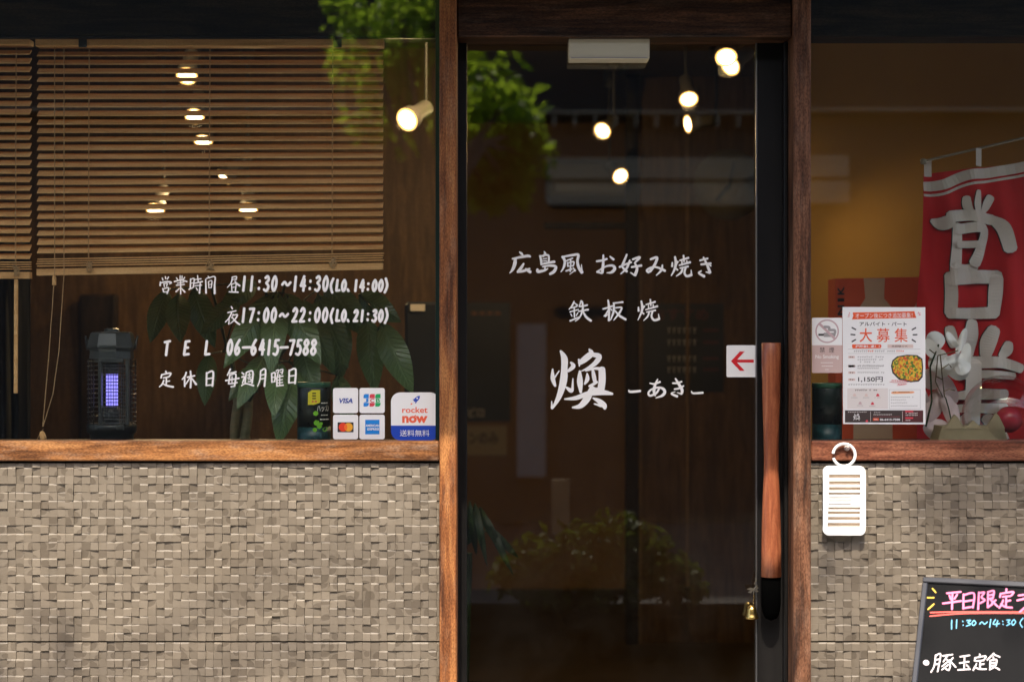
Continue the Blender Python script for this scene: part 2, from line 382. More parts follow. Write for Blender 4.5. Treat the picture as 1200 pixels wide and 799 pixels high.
mb = MB(); mb.box((-60,-60,-.16),(60,-1.5,-.15)); struct(mb, 'road', M['asphalt'])
mb = MB(); mb.box((-60,-1.5,-.155),(60,.2,0), .01); struct(mb, 'pavement', M['paving'])
mb = MB(); mb.box((-3.2,.2,-.1),(3.2,5.6,0)); struct(mb, 'shop_floor', M['floor_in'])
mb = MB(); mb.box((-3.2,.1,2.5),(3.2,5.6,2.6)); struct(mb, 'ceiling', M['ceiling'])
mb = MB(); mb.box((-3.2,5.2,0),(3.2,5.4,2.5)); struct(mb, 'wall_back', M['plaster'])
mb = MB(); mb.box((-3.1,.1,0),(-2.95,5.2,2.5)); struct(mb, 'wall_left', M['brown_board'])
mb = MB(); mb.box((2.95,.1,0),(3.1,5.2,2.5)); struct(mb, 'wall_right', M['plaster'])

# ---- tiled wall panels: every little block has its own depth and tilt; its printed arcs come from the material
def tile_material():
    m = mat('relief_mosaic', (.2,.15,.1), .52, spec=.4); b = m.node_tree.nodes['Principled BSDF']
    at = N(m, 'ShaderNodeAttribute'); at.attribute_name = 'rnd'; al = N(m, 'ShaderNodeAttribute'); al.attribute_name = 'uvt'
    sep = N(m, 'ShaderNodeSeparateXYZ'); L(m, at.outputs['Vector'], sep.inputs[0])
    sub = N(m, 'ShaderNodeVectorMath'); sub.operation = 'SUBTRACT'; L(m, al.outputs['Vector'], sub.inputs[0])
    cen = N(m, 'ShaderNodeCombineXYZ')
    for i in (0, 1):
        q = N(m, 'ShaderNodeMath'); q.operation = 'MULTIPLY_ADD'; q.inputs[1].default_value = 3.0; q.inputs[2].default_value = -1.5
        L(m, sep.outputs[i], q.inputs[0]); L(m, q.outputs[0], cen.inputs[i])
    L(m, cen.outputs[0], sub.inputs[1]); ln = N(m, 'ShaderNodeVectorMath'); ln.operation = 'LENGTH'; L(m, sub.outputs[0], ln.inputs[0])
    rad = N(m, 'ShaderNodeMath'); rad.operation = 'MULTIPLY_ADD'; rad.inputs[1].default_value = .8; rad.inputs[2].default_value = .35; L(m, sep.outputs[2], rad.inputs[0])
    df = N(m, 'ShaderNodeMath'); df.operation = 'SUBTRACT'; L(m, ln.outputs['Value'], df.inputs[0]); L(m, rad.outputs[0], df.inputs[1])
    st = N(m, 'ShaderNodeMapRange'); st.inputs[1].default_value = -.03; st.inputs[2].default_value = .03; L(m, df.outputs[0], st.inputs[0])
    mx = N(m, 'ShaderNodeMix'); mx.data_type = 'RGBA'; L(m, st.outputs[0], mx.inputs[0])
    mx.inputs[6].default_value = (.118,.095,.069,1); mx.inputs[7].default_value = (.166,.137,.102,1)
    tc = N(m, 'ShaderNodeTexCoord'); no = N(m, 'ShaderNodeTexNoise'); no.inputs['Scale'].default_value = 6; no.inputs['Detail'].default_value = 7
    L(m, tc.outputs['Object'], no.inputs[0]); rr = ramp(m, [(.3,(.86,.84,.82)),(.7,(1.06,1.06,1.06))]); L(m, no.outputs[0], rr.inputs[0])
    mu = N(m, 'ShaderNodeMix'); mu.data_type = 'RGBA'; mu.blend_type = 'MULTIPLY'; mu.inputs[0].default_value = 1
    L(m, mx.outputs[2], mu.inputs[6]); L(m, rr.outputs[0], mu.inputs[7])
    va = N(m, 'ShaderNodeAttribute'); va.attribute_name = 'tone'
    mv = N(m, 'ShaderNodeMix'); mv.data_type = 'RGBA'; mv.blend_type = 'MULTIPLY'; mv.inputs[0].default_value = 1
    L(m, mu.outputs[2], mv.inputs[6]); L(m, va.outputs['Color'], mv.inputs[7]); L(m, mv.outputs[2], b.inputs['Base Color'])
    bu = N(m, 'ShaderNodeBump'); bu.inputs['Strength'].default_value = .5; bu.inputs['Distance'].default_value = .0008
    L(m, st.outputs[0], bu.inputs['Height']); L(m, bu.outputs[0], b.inputs['Normal'])
    return m
M['tile'] = tile_material()
def tiled_wall(x0, x1, label):
    rg = random.Random(int(x0*100)); c = .0207; zt = P(0,543,TILE).z; groove = P(0,752,TILE).z
    vs = []; fs = []; rnd = []; uvt = []; tone = []
    rows = [(groove + .002 + k*c, groove + .002 + (k+1)*c) for k in range(22)] + [(groove - .002 - (k+1)*c, groove - .002 - k*c) for k in range(22)]
    g2 = groove - .002 - 22*c
    rows += [(g2 - .004 - (k+1)*c, g2 - .004 - k*c) for k in range(30)]
    n = int((x1-x0)/c) + 1
    rows.sort(key=lambda r: -r[1])                 # from the top down, so that each block knows the one above
    above = [0.0]*(n+2)
    for (za, zb) in rows:
        if zb < .01 or za > zt: continue
        zb = min(zb, zt); za = max(za, .0)
        jit = [0.0] + [rg.uniform(-.0009, .0009) for _ in range(n+1)]
        for i in range(n):
            xa = x0 + i*c + jit[i]; xb = min(x0 + (i+1)*c + jit[i+1], x1)
            if xb - xa < .003: continue
            q_ = rg.random()
            d = rg.uniform(-.0008, .0008) + (.0017 if q_ > .62 else 0) - (.0017 if q_ < .25 else 0)
            tx, tz = rg.uniform(-.0013,.0013), rg.uniform(-.0009,.0006)
            up = d - above[i]; above[i] = d
            lip = up > .0007; bt = .0034 if lip else .0002; dp = min(.0045, max(.0016, up)) if lip else .0003
            jx = [rg.uniform(0,.0008) if rg.random() < .4 else 0 for _ in range(4)]
            cor = [(xa+jx[0], za, -1, -1), (xb-jx[1], za, 1, -1), (xb-jx[2], zb, 1, 1), (xa+jx[3], zb, -1, 1)]
            b0 = len(vs); tl = rg.uniform(-.0006,.0006)
            for (x, z, sx, sz) in cor: vs.append((x - sx*.0003, TILE - d - tx*sx - tz*sz, z - (bt + tl*sx*(1 if lip else 0) if sz > 0 else -.0003))); uvt.append((sx*.5, sz*.5, 0))
            for (x, z, sx, sz) in cor: vs.append((x, TILE - d - tx*sx - tz*sz + (dp if sz > 0 else .0003), z)); uvt.append((sx*.56, sz*.56, 0))
            for (x, z, sx, sz) in cor: vs.append((x, TILE + .009, z)); uvt.append((sx*.56, sz*.56, 0))
            q = (rg.random(), rg.random(), rg.random()); t = rg.uniform(.94, 1.06) * (.9 if q_ < .25 else 1)
            for _ in range(12): rnd.append(q); tone.append((t, t, t))
            fs.append((b0, b0+1, b0+2, b0+3))
            for k in range(4):
                a, e = k, (k+1) % 4
                fs.append((b0+a+4, b0+e+4, b0+e, b0+a)); fs.append((b0+a+8, b0+e+8, b0+e+4, b0+a+4))
    b0 = len(vs)                      # the board behind the blocks
    for y in (TILE+.0085, .1):
        for (x, z) in ((x0,0),(x1,0),(x1,zt),(x0,zt)): vs.append((x, y, z)); uvt.append((0,0,0)); rnd.append((.5,.5,.5)); tone.append((.7,.7,.7))
    fs += [(b0,b0+1,b0+2,b0+3),(b0+7,b0+6,b0+5,b0+4),(b0+3,b0+2,b0+6,b0+7),(b0,b0+3,b0+7,b0+4),(b0+2,b0+1,b0+5,b0+6)]
    me = bpy.data.meshes.new('tiled_wall'); o3 = Vector(((x0+x1)/2, 0, 0))
    me.from_pydata([Vector(v) - o3 for v in vs], [], fs); me.materials.append(M['tile'])
    for nm, dat in (('rnd', rnd), ('uvt', uvt), ('tone', tone)):
        a = me.attributes.new(nm, 'FLOAT_VECTOR', 'POINT'); a.data.foreach_set('vector', [c for v in dat for c in v])
    me.update(); o = bpy.data.objects.new('tiled_wall', me); o.location = o3; COL.objects.link(o)
    tag(o, label, 'wall')
XP0, XP1 = P(515,0,PIL).x, P(535,0,PIL).x; XQ0, XQ1 = P(930,0,PIL).x, P(950.5,0,PIL).x
tiled_wall(-2.3, XP0 - .001, 'sunlit beige relief mosaic wall under the wide blind-covered window')
tiled_wall(XQ1 + .001, 2.3, 'beige relief mosaic wall behind the chalkboard, under the window with the red banner')

# ---- timber frame
def timber(name, a, b, m, label, cat, bev=.003):
    mb = MB(); mb.box(a, b, bev); return tag(mb.build(name, m), label, cat)
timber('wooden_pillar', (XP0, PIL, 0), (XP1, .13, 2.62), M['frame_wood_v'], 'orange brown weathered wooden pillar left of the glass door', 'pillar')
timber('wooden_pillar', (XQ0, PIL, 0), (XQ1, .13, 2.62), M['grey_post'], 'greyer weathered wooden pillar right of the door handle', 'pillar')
zs0, zs1 = P(0,540.5,SILL).z, P(0,517,SILL).z
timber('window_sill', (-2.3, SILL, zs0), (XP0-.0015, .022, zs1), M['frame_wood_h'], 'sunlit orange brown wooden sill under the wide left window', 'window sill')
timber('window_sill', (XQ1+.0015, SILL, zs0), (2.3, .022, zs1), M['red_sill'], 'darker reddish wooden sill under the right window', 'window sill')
timber('display_shelf', (-2.3, .0225, zs0+.004), (XP0-.0015, .30, zs1-.013), M['dark_shelf'], 'dark inner shelf behind the left sill under the lantern', 'shelf')
timber('display_shelf', (XQ1+.0015, .0225, zs0+.004), (2.3, .30, zs1-.013), M['dark_shelf'], 'dark inner shelf behind the right sill under the orchid', 'shelf')
zl = P(0,41,-.01).z; zd = P(0,44,-.02).z; zr = P(0,42,-.01).z
timber('lintel_beam', (-2.3, .012, zl), (XP0-.0015, .12, 2.62), M['char_beam'], 'dark blackened wooden beam above the left window', 'beam')
timber('lintel_beam', (XP1+.0015, -.022, zd), (XQ0-.0015, .13, 2.62), M['dark_beam'], 'brown grained wooden beam over the glass door', 'beam')
timber('lintel_beam', (XQ1+.0015, .012, zr), (2.3, .12, 2.62), M['char_beam'], 'dark wooden beam above the window with the red banner', 'beam')
mb = MB(); mb.box((-2.6,-1.04,2.625),(2.6,.14,2.74), .008); mb.box((-2.6,.02,2.741),(2.6,.2,5.6))
tag(mb.build('upper_storey', M['brown_board']), 'dark eave and upper wall above the shop front', 'building')

# ---- windows
def shop_window(x0, x1, z0, z1, label):
    t = thing('shop_window', ((x0+x1)/2, GY, z0), label, 'window')
    mb = MB(); mb.box((x0, GY, z0), (x1, GY+.006, z1)); mb.build('pane', M['glass'], t)
    return t
t = shop_window(-2.3, XP0-.012, zs1+.0005, 2.61, 'wide shop window with wooden blinds and white opening hours')
mb = MB(); mb.box((XP0-.0115, GY-.004, zs1+.0005), (XP0-.0016, GY+.0115, 2.61)); mb.build('edge_channel', M['edge_glass'], t)
mb = MB(); mb.box((-2.3, GY+.0125, zl-.0058), (XP0-.0125, GY+.03, zl-.0003)); mb.build('top_channel', M['black'], t)
t = shop_window(XQ1+.004, 2.3, zs1+.0005, 2.61, 'right shop window in front of the red banner and white orchids')
mb = MB(); mb.box((XQ1+.0003, GY-.003, zs1+.0005), (XQ1+.0037, GY+.0115, 2.61)); mb.build('edge_channel', M['black'], t)

# ---- sliding door
t = thing('sliding_door', (P(717,0,DY).x, DY, 0), 'black framed glass sliding door with white brush lettering', 'door')
dx0, dx1 = P(547,0,DY-.015).x, P(887.5,0,DY-.015).x; ztop = P(0,30,DY).z
mb = MB(); mb.box((dx0-.002, DY, .1), (dx1+.002, DY+.006, ztop)); mb.build('pane', M['door_glass'], t)
mb = MB(); mb.box((dx1, DY-.015, .02), (P(918,0,DY-.015).x, DY+.022, ztop), .002); mb.build('stile', M['black'], t)
mb = MB(); mb.box((P(535.5,0,DY-.015).x-.01, DY-.015, .02), (dx0, DY+.022, ztop), .002); mb.build('stile', M['black'], t)
mb = MB(); mb.box((dx0, DY-.013, .02), (dx1, DY+.02, .11), .002); mb.build('bottom_rail', M['black'], t)
mb = MB(); mb.box((dx1-.0035, DY-.0155, .111), (dx1-.0005, DY-.002, ztop)); mb.build('edge_trim', M['silver'], t)
# the turned handle: waisted wooden grip over a matt black rounded end
hc = P(903.8, 400, .03); k = (D+.03)/(D*S)
prof = [(0, 402), (10.6, 402), (11.4, 403.2), (11.2, 430), (10.4, 470), (9.1, 510), (8.5, 540), (8.8, 556), (10.2, 585), (11.2, 615), (11.7, 645), (11.9, 676), (0, 676.5)]
mb = MB(); pr = [(r*k, CZ+(400-y)*k) for r, y in prof][::-1]; mb.lathe((hc.x, .03, 0), pr, 32, sy=.8); h = mb.build('handle', M['handle'], t)
pr = [(r*k, CZ+(400-y)*k) for r, y in [(0,677),(11.3,677.2),(11.3,708),(10.2,717),(7,724.5),(0,727.5)]][::-1]
mb = MB(); mb.lathe((hc.x, .032, 0), pr, 32, sy=.7)
for y in (432, 640): mb.tube([(hc.x, .035, P(0,y,.03).z), (hc.x, DY-.013, P(0,y,.03).z)], .006)
mb.build('handle_socket', M['black_matt'], t)
# frame the door slides in
mb = MB(); mb.box((P(918,0,.12).x, .105, 0), (XQ0-.0005, .129, ztop)); mb.box((XP1+.0005,.115,0),(P(547,0,.12).x,.129,ztop)); mb.box((XP1+.0005,.07,0),(XQ0-.0005,.19,.018))
tag(mb.build('door_frame', M['black']), 'black metal jambs and threshold behind the sliding door', 'door frame')
mb = MB(); mb.box((P(918.5,0,.05).x, .045, .02), (XQ0-.0005, .075, zd-.002), .002)
tag(mb.build('jamb_strip', M['black']), 'narrow black strip between the door handle and right pillar', 'door frame')
# white vinyl lettering on the door
dm = plane_map(DY - .0004)
t2 = thing('door_lettering', P(717,480,DY), 'white brush style shop name and menu lettering on the door glass', 'lettering')
mb = MB()
strokes(mb, [[(172,52,12),(192,70,26),(212,92,14)],[(95,128,18),(190,108,28),(262,96,30),(290,104,22)],[(128,124,30),(122,180,40),(100,240,30),(66,282,10)],
 [(218,178,20),(192,222,32),(152,268,24)],[(150,268,24),(215,258,28),(285,232,18)],[(238,232,14),(262,252,30),(290,270,34)],
 [(436,48,10),(448,72,26),(425,102,20)],[(392,92,18),(405,140,26),(408,190,24)],[(398,100,18),(482,90,22),(486,172,22)],[(425,128,12),(468,122,12)],[(425,152,12),(468,148,12)],
 [(405,186,18),(470,172,26),(550,158,28)],[(420,212,16),(500,200,24),(562,212,30),(545,262,34),(500,290,26)],[(366,238,22),(372,264,32),(440,252,24),(478,232,14)],[(448,212,16),(444,256,18)],
 [(636,104,30),(660,150,28),(650,215,24),(618,268,10)],[(648,104,20),(740,88,26),(805,84,28),(796,150,28),(808,215,32),(846,274,36)],[(846,270,20),(838,188,8)],[(668,152,14),(745,120,16)],
 [(690,165,16),(694,208,18)],[(690,172,14),(757,160,18),(748,206,14)],[(692,208,13),(748,200,13)],[(722,130,16),(724,190,16),(718,262,18)],[(672,258,18),(738,236,18)],[(750,222,12),(772,256,24)],[(762,256,14),(712,294,8)]], 590, 290, 9.185, dm)
strokes(mb, [[(70,130,18),(120,122,20),(165,108,18)],[(132,72,16),(130,160,24),(122,232,26)],[(122,240,14),(74,224,20)],[(80,222,14),(150,178,16),(212,168,22),(236,195,28),(208,228,24),(162,234,8)],[(192,86,14),(226,114,22)],
 [(345,68,18),(312,150,22),(302,178,18),(345,222,24)],[(372,120,16),(345,190,22),(290,244,10)],[(278,182,20),(330,158,18),(388,138,16)],[(398,112,18),(462,94,24),(418,142,16)],[(415,142,16),(438,195,24),(418,256,30)],[(415,256,16),(380,232,12)],[(388,182,18),(478,168,22)],
 [(560,112,20),(618,96,24),(598,160,24),(555,222,26)],[(545,232,18),(528,212,22),(570,184,16),(625,186,20),(692,216,24)],[(668,162,14),(658,210,22),(612,258,10)],
 [(758,140,14),(756,176,22)],[(808,132,20),(788,168,10)],[(782,88,18),(790,150,24),(775,210,20),(748,260,10)],[(785,190,12),(806,208,18)],[(825,122,14),(905,98,20)],[(860,76,16),(864,132,16)],[(845,128,12),(846,166,12)],[(888,122,12),(892,150,12)],
 [(820,166,14),(920,138,22)],[(828,192,14),(902,176,18)],[(852,192,16),(838,230,20),(794,264,10)],[(880,185,18),(868,235,20),(890,264,22),(932,252,26)],[(932,254,18),(928,208,8)],
 [(1008,122,18),(1078,104,18)],[(1018,158,20),(1108,148,18)],[(1040,94,16),(1075,165,22),(1100,232,26)],[(1098,234,22),(1062,226,10)],[(1022,216,12),(998,236,18),(1048,266,26)],[(1082,150,18),(1108,172,14)]], 690, 290, 7.742, dm)
mb.build('text_line', M['white_vinyl'], t2)
mb = MB()
strokes(mb, [[(118,80,16),(95,130,18),(62,166,12)],[(122,98,14),(158,124,16)],[(85,152,14),(150,134,14)],[(72,194,14),(165,168,16)],[(118,140,16),(122,250,17)],[(82,214,12),(96,240,13)],[(158,204,14),(140,236,10)],[(75,290,20),(172,250,16)],
 [(195,72,16),(172,140,12)],[(180,136,16),(262,120,20)],[(165,188,16),(272,168,22)],[(205,80,18),(212,160,22),(180,250,16),(128,296,8)],[(215,185,14),(245,245,26),(302,290,26)],
 [(430,162,18),(500,142,20),(535,128,18)],[(485,66,18),(495,140,24),(495,288,24)],[(490,170,18),(465,215,16),(440,240,12)],[(455,245,14),(500,205,12)],[(512,160,14),(528,178,14)],[(540,100,16),(645,88,22)],[(550,110,20),(545,190,24),(512,282,10)],[(560,150,14),(632,148,20),(600,215,22),(545,284,10)],[(560,180,14),(610,235,26),(678,276,24)],
 [(814,142,16),(816,185,24)],[(878,130,20),(855,172,10)],[(845,76,20),(855,150,26),(840,215,20),(808,282,10)],[(848,195,12),(872,215,20)],[(895,115,14),(995,84,22)],[(942,58,18),(948,125,18)],[(922,120,12),(924,165,13)],[(972,112,12),(976,145,13)],[(892,170,14),(1020,132,24)],[(902,196,14),(998,176,20)],[(930,196,18),(915,240,20),(870,288,8)],[(968,185,20),(955,240,22),(985,282,26),(1040,268,28)],[(1040,270,20),(1030,215,8)]], 660, 345, 9.23, dm)
mb.build('text_line', M['white_vinyl'], t2)
mb = MB()
strokes(mb, [[(157,292,16),(158,390,46),(184,468,24)],[(176,380,18),(224,312,14)],[(240,104,22),(278,180,66),(278,290,68),(268,420,76),(222,580,54),(152,704,18)],[(150,700,26),(146,625,10)],[(345,222,20),(372,262,46),(318,312,30)],[(296,480,20),(345,515,46),(362,505,30)],[(362,515,30),(368,390,12)],
 [(536,84,16),(556,130,60),(490,190,64),(436,230,44)],[(428,190,20),(435,262,14)],[(550,140,40),(640,160,56),(600,230,48),(520,285,28),(455,312,10)],[(440,312,22),(440,420,62),(450,535,26)],[(500,312,14),(600,285,28),(690,300,40)],[(668,290,70),(672,400,74),(660,500,74)],
 [(515,338,16),(518,395,44),(490,448,20)],[(576,310,30),(588,380,44),(600,440,30)],[(535,470,20),(570,455,30),(620,425,26)],[(555,470,20),(600,500,36),(660,500,40)],[(282,604,16),(400,592,44),(520,550,52),(650,532,62),(780,550,24)],[(560,480,30),(525,580,72),(450,672,54),(362,692,18)],[(575,592,14),(640,625,50),(692,672,58),(700,706,26)],[(588,652,12),(660,675,30)]], 630, 400, 8.88, dm)
mb.build('text_line', M['white_vinyl'], t2)
mb = MB()
strokes(mb, [[(84,328,16),(104,354,34),(245,342,32)],[(964,344,16),(990,374,28),(1124,366,32)],[(378,232,18),(440,242,26),(522,214,30)],[(490,176,16),(455,250,32),(436,340,42),(455,412,18)],[(510,305,28),(470,370,30),(385,408,32),(358,372,28),(400,322,26),(490,294,28),(565,312,38),(588,362,42),(550,408,36),(462,440,12)],
 [(698,232,22),(760,232,28),(828,210,24)],[(724,316,22),(790,306,28),(855,270,22)],[(738,168,20),(782,240,38),(832,330,42),(822,386,30)],[(825,384,30),(762,364,12)],[(735,352,12),(682,380,26),(765,418,36)]], 730, 430, 12, dm)
mb.build('text_line', M['white_vinyl'], t2)

# ================================================================== WINDOW LETTERING AND STICKERS
wm = plane_map(GY - .0004)
t2 = thing('window_lettering', P(320,455,GY), 'white opening hours and telephone lettering on the left window', 'lettering')
mb = MB()
strokes(mb, [[(150,122,20),(165,165,24)],[(205,98,20),(215,140,24)],[(262,106,24),(238,150,18)],[(118,190,22),(114,258,34)],[(120,212,26),(220,190,28),(308,202,34),(278,230,18)],[(178,225,18),(190,278,22)],[(180,228,18),(238,220,22),(226,272,20)],[(158,308,22),(176,368,28)],[(162,318,20),(262,298,26),(236,400,24)],[(180,372,20),(236,366,22)],
 [(398,118,18),(422,152,22)],[(466,82,18),(466,160,24)],[(500,86,20),(498,150,20)],[(548,110,20),(520,152,20)],[(362,188,26),(480,162,26),(588,188,26)],[(415,218,20),(535,196,20)],[(398,252,22),(542,238,22)],[(472,170,20),(476,300,26),(476,408,24)],[(452,310,20),(392,366,30)],[(494,310,20),(550,372,34)],
 [(650,138,24),(645,300,28)],[(652,150,20),(712,138,24),(696,290,22)],[(655,216,18),(700,208,18)],[(620,326,26),(705,284,18)],[(728,152,20),(836,138,22)],[(772,80,22),(786,205,22)],[(716,218,24),(860,186,28)],[(722,264,20),(846,248,22)],[(820,215,24),(806,390,32)],[(748,298,18),(772,340,24)],
 [(915,148,22),(922,390,36)],[(925,134,18),(976,118,22)],[(955,92,18),(988,124,22)],[(985,118,20),(1078,104,24),(1072,250,32),(1074,398,40)],[(962,185,18),(972,298,20)],[(968,186,18),(1024,174,20),(1012,298,20)],[(975,240,15),(1012,235,15)],[(970,298,16),(1012,292,16)]], 180, 318, 15, wm, ws=.95)
strokes(mb, [[(190,78,16),(186,130,16)],[(190,82,16),(245,74,18),(238,118,16)],[(190,112,13),(236,106,13)],[(188,115,18),(170,165,18),(126,216,10)],[(222,130,14),(250,165,24),(288,192,26)],[(180,170,15),(186,262,16)],[(180,175,15),(238,164,16),(230,260,16)],[(185,215,13),(230,210,13)],[(150,272,18),(266,276,24)]], 255, 318, 11.1, wm, ws=.95)
figures(mb, [('1',285.9),('1',294.9),(':',303.9),('3',312.6),('0',321.5),('~',335.4),('1',346),('4',355.2),(':',363.5),('3',372.5),('0',381.5)], 324.3, 341.3, 5.4, wm, 1.95)
figures(mb, [('(',388.8),('L',396.3),('O',403),('.',409),('1',417),('4',424.5),(':',431.5),('0',439),('0',446.3),(')',452.6)], 328.6, 341.6, 4.6, wm, 1.5)
mb.build('text_line', M['white_vinyl'], t2)
mb = MB()
strokes(mb, [[(178,462,16),(192,492,20)],[(132,542,18),(240,518,20)],[(182,545,20),(150,610,18),(102,664,16)],[(150,610,16),(146,692,20)],[(202,560,16),(182,612,12)],[(192,580,14),(258,568,20),(225,630,20),(165,684,10)],[(192,605,14),(238,660,24),(288,696,24)]], 255, 318, 11.1, wm, ws=.95)
figures(mb, [('1',285.4),('7',294.6),(':',303),('0',312),('0',320.8),('~',332.5),('2',345.6),('2',354.4),(':',363.2),('0',372),('0',381)], 361.6, 377.8, 5.4, wm, 1.95)
figures(mb, [('(',388.8),('L',396.3),('O',403),('.',409),('2',417),('1',424.4),(':',431.2),('3',439),('0',446.3),(')',452.8)], 363.8, 377.2, 4.6, wm, 1.5)
mb.build('text_line', M['white_vinyl'], t2)
mb = MB()
figures(mb, [('T',195.4),('E',218.8),('L',243.4)], 400.2, 416.6, 6, wm, 1.9)
figures(mb, [('0',269.5),('6',278.3),('-',289),('6',297.5),('4',307),('1',315.3),('5',323.7),('-',333),('7',341.7),('5',350.3),('8',358.7),('8',367.5)], 398.6, 416, 5.4, wm, 1.7)
mb.build('text_line', M['white_vinyl'], t2)
mb = MB()
ni = [[(415,80,14),(412,182,14)],[(415,86,12),(464,74,16),(459,186,16)],[(418,128,11),(458,122,11)],[(414,180,11),(458,175,11)]]
strokes(mb, [[(94,68,12),(102,88,14)],[(64,94,12),(58,122,14)],[(66,96,12),(132,84,14),(122,110,12)],[(75,122,11),(122,112,12)],[(100,118,12),(98,182,13)],[(100,150,10),(126,145,10)],[(80,140,13),(66,172,13),(44,192,8)],[(68,162,8),(98,180,14),(154,192,16)],
 [(255,78,13),(245,108,14),(222,134,10)],[(242,112,13),(243,188,14)],[(262,116,13),(322,104,13)],[(288,68,14),(292,130,14),(288,198,16)],[(284,120,12),(250,172,9)],[(296,122,10),(332,172,18)]] + ni + [[(x+645, y-20, q) for x, y, q in s] for s in ni] +
 [[(600,52,13),(576,102,10)],[(590,86,11),(645,74,12)],[(596,95,12),(586,168,13)],[(596,100,11),(642,94,13),(632,186,14)],[(562,142,13),(668,124,13)],[(588,168,11),(654,158,11)],[(604,190,11),(632,186,12)],[(613,110,9),(612,155,9)],
 [(690,80,12),(706,94,14)],[(688,116,11),(710,114,13),(694,162,10)],[(686,182,10),(720,166,11),(782,182,15)],[(724,80,12),(714,158,12)],[(722,80,11),(774,70,13),(769,162,14)],[(735,100,8),(760,96,8)],[(748,80,8),(747,120,8)],[(734,120,8),(762,116,8)],[(738,132,8),(760,130,8),(758,150,8)],[(738,150,8),(758,150,8)],
 [(836,64,12),(832,130,12),(812,188,8)],[(838,66,12),(874,58,14),(866,188,15)],[(838,100,10),(868,94,10)],[(835,130,10),(866,125,10)],
 [(922,85,12),(924,156,13)],[(922,90,11),(949,82,12),(946,152,12)],[(924,118,9),(946,115,9)],[(924,154,9),(946,149,9)],[(956,66,9),(976,60,9),(970,92,9)],[(984,62,9),(1010,56,9),(1002,92,9)],[(960,80,7),(972,78,7)],[(988,77,7),(1004,74,7)],[(972,98,11),(954,132,9)],[(964,115,11),(963,188,12)],[(986,95,9),(985,182,9)],[(965,116,9),(1012,107,10)],[(968,139,8),(1008,134,8)],[(968,161,8),(1008,156,8)],[(964,184,10),(1014,178,11)]], 180, 425, 6.667, wm, ws=.98)
mb.build('text_line', M['white_vinyl'], t2)

def sticker_base(mb, poly, y, m, th=.0004):
    mb.mat(m); mb.prism([P(x, q, y) for x, q in poly], (0, -th, 0))
def card(x0, y0, x1, y1, label):
    mb = MB(); sticker_base(mb, rrect(x0,y0,x1,y1,2.6), GY-.0003, M['white_plastic']); return mb
CARDS = 'payment card stickers on the left window'
cm = plane_map(GY - .0008)
c = card(390.3,455,419.7,484.4,''); c.mat(M['logo_navy']); txt(c, 'VISA', (396.8,467,414,472.8), cm, bold=.03, shear=.25)
tag(c.build('card_sticker'), 'white square card sticker with slanted dark blue VISA lettering', 'sticker', CARDS)
c = card(421.2,455,450.9,484.4,'')
for i, (xa, col) in enumerate(((540,'logo_blue'),(587,'logo_red'),(632,'logo_green'))):
    q = lambda x: 345 + x/6.667
    x0, x1, y0, y1 = q(xa), q(xa+41), 440+147/6.667, 440+245/6.667
    c.mat(M[col]); flat(c, [(x0+2,y0)] + [(x1,y0)] + [(x1,y1-2.5),(x1-.8,y1-.8),(x1-2.5,y1)] + [(x0,y1),(x0,y0+2.5),(x0+.6,y0+.7)], cm, .0002)
    c.mat(M['white_plastic']); flat(c, [(x0-.3,440+180/6.667),(x1+.3,440+180/6.667),(x1+.3,440+216/6.667),(x0-.3,440+216/6.667)], cm, .0004)
    c.mat(M[col]); txt(c, 'JCB'[i], (x0+.7,440+182/6.667,x1-.5,440+214/6.667), cm, .0006, bold=.03)
tag(c.build('card_sticker'), 'white square card sticker with three bars, blue, red and green', 'sticker', CARDS)
c = card(390.3,486.2,419.7,515,''); c.mat(M['black_print']); flat(c, rrect(395.6,495.1,414.3,506.8,.6), cm, .0002)
c.mat(M['mc_red']); flat(c, disc(402,500.9,5.1), cm, .0004); c.mat(M['mc_yellow']); flat(c, disc(408.4,500.9,5.1), cm, .0006)
a = math.acos(3.2/5.1); lens = [(402+5.1*math.cos(t), 500.9+5.1*math.sin(t)) for t in [(-a + 2*a*i/10) for i in range(11)]] + [(408.4+5.1*math.cos(t), 500.9+5.1*math.sin(t)) for t in [(math.pi - a + 2*a*i/10) for i in range(11)]]
c.mat(M['mc_mid']); flat(c, lens, cm, .0008)
tag(c.build('card_sticker'), 'white square card sticker with red and yellow overlapping circles', 'sticker', CARDS)
c = card(421.2,486.2,450.9,515,''); c.mat(M['logo_blue']); flat(c, [(428,492.2),(444.7,492.2),(444.7,509.2),(428,509.2)], cm, .0002)
c.mat(M['white_plastic']); txt(c, 'AMERICAN', (428.4,497.6,444.4,500.4), cm, .0004, bold=.03); txt(c, 'EXPRESS', (430.6,501.8,444.4,504.6), cm, .0004, bold=.03)
tag(c.build('card_sticker'), 'white square card sticker with a light blue lettered square', 'sticker', CARDS)
# delivery sticker
mb = MB(); sticker_base(mb, rrect(458.2,460.2,515,516.2,11,10), GY-.0003, M['white_plastic']); mb.mat(M['blue_print'])
q = rrect(458.2,460.2,515,516.2,11,10); flat(mb, [(458.2,499),(515,499)] + [p for p in q[11:33] if p[1] > 499.2], cm, .0002)
r_ = lambda l: [(440+x/11.4, 450+y/11.4) for x, y in l]
flat(mb, r_([(594,160),(590,195),(572,222),(552,240),(546,256),(534,263),(526,252),(536,244),(528,238),(508,238),(518,226),(492,212),(512,206),(532,188),(560,166)]), cm, .0002)
mb.mat(M['white_plastic']); flat(mb, disc(440+558/11.4, 450+194/11.4, 1.0), cm, .0004)
mb.mat(M['rocket_orange']); flat(mb, r_([(474,258),(498,266),(488,276),(468,284)]), cm, .0002)
txt(mb, 'rocket', (471.3,477.2,501.1,484.2), cm, .0002, bold=.02); txt(mb, 'now', (471.3,487.6,501.1,496), cm, .0002, bold=.045)
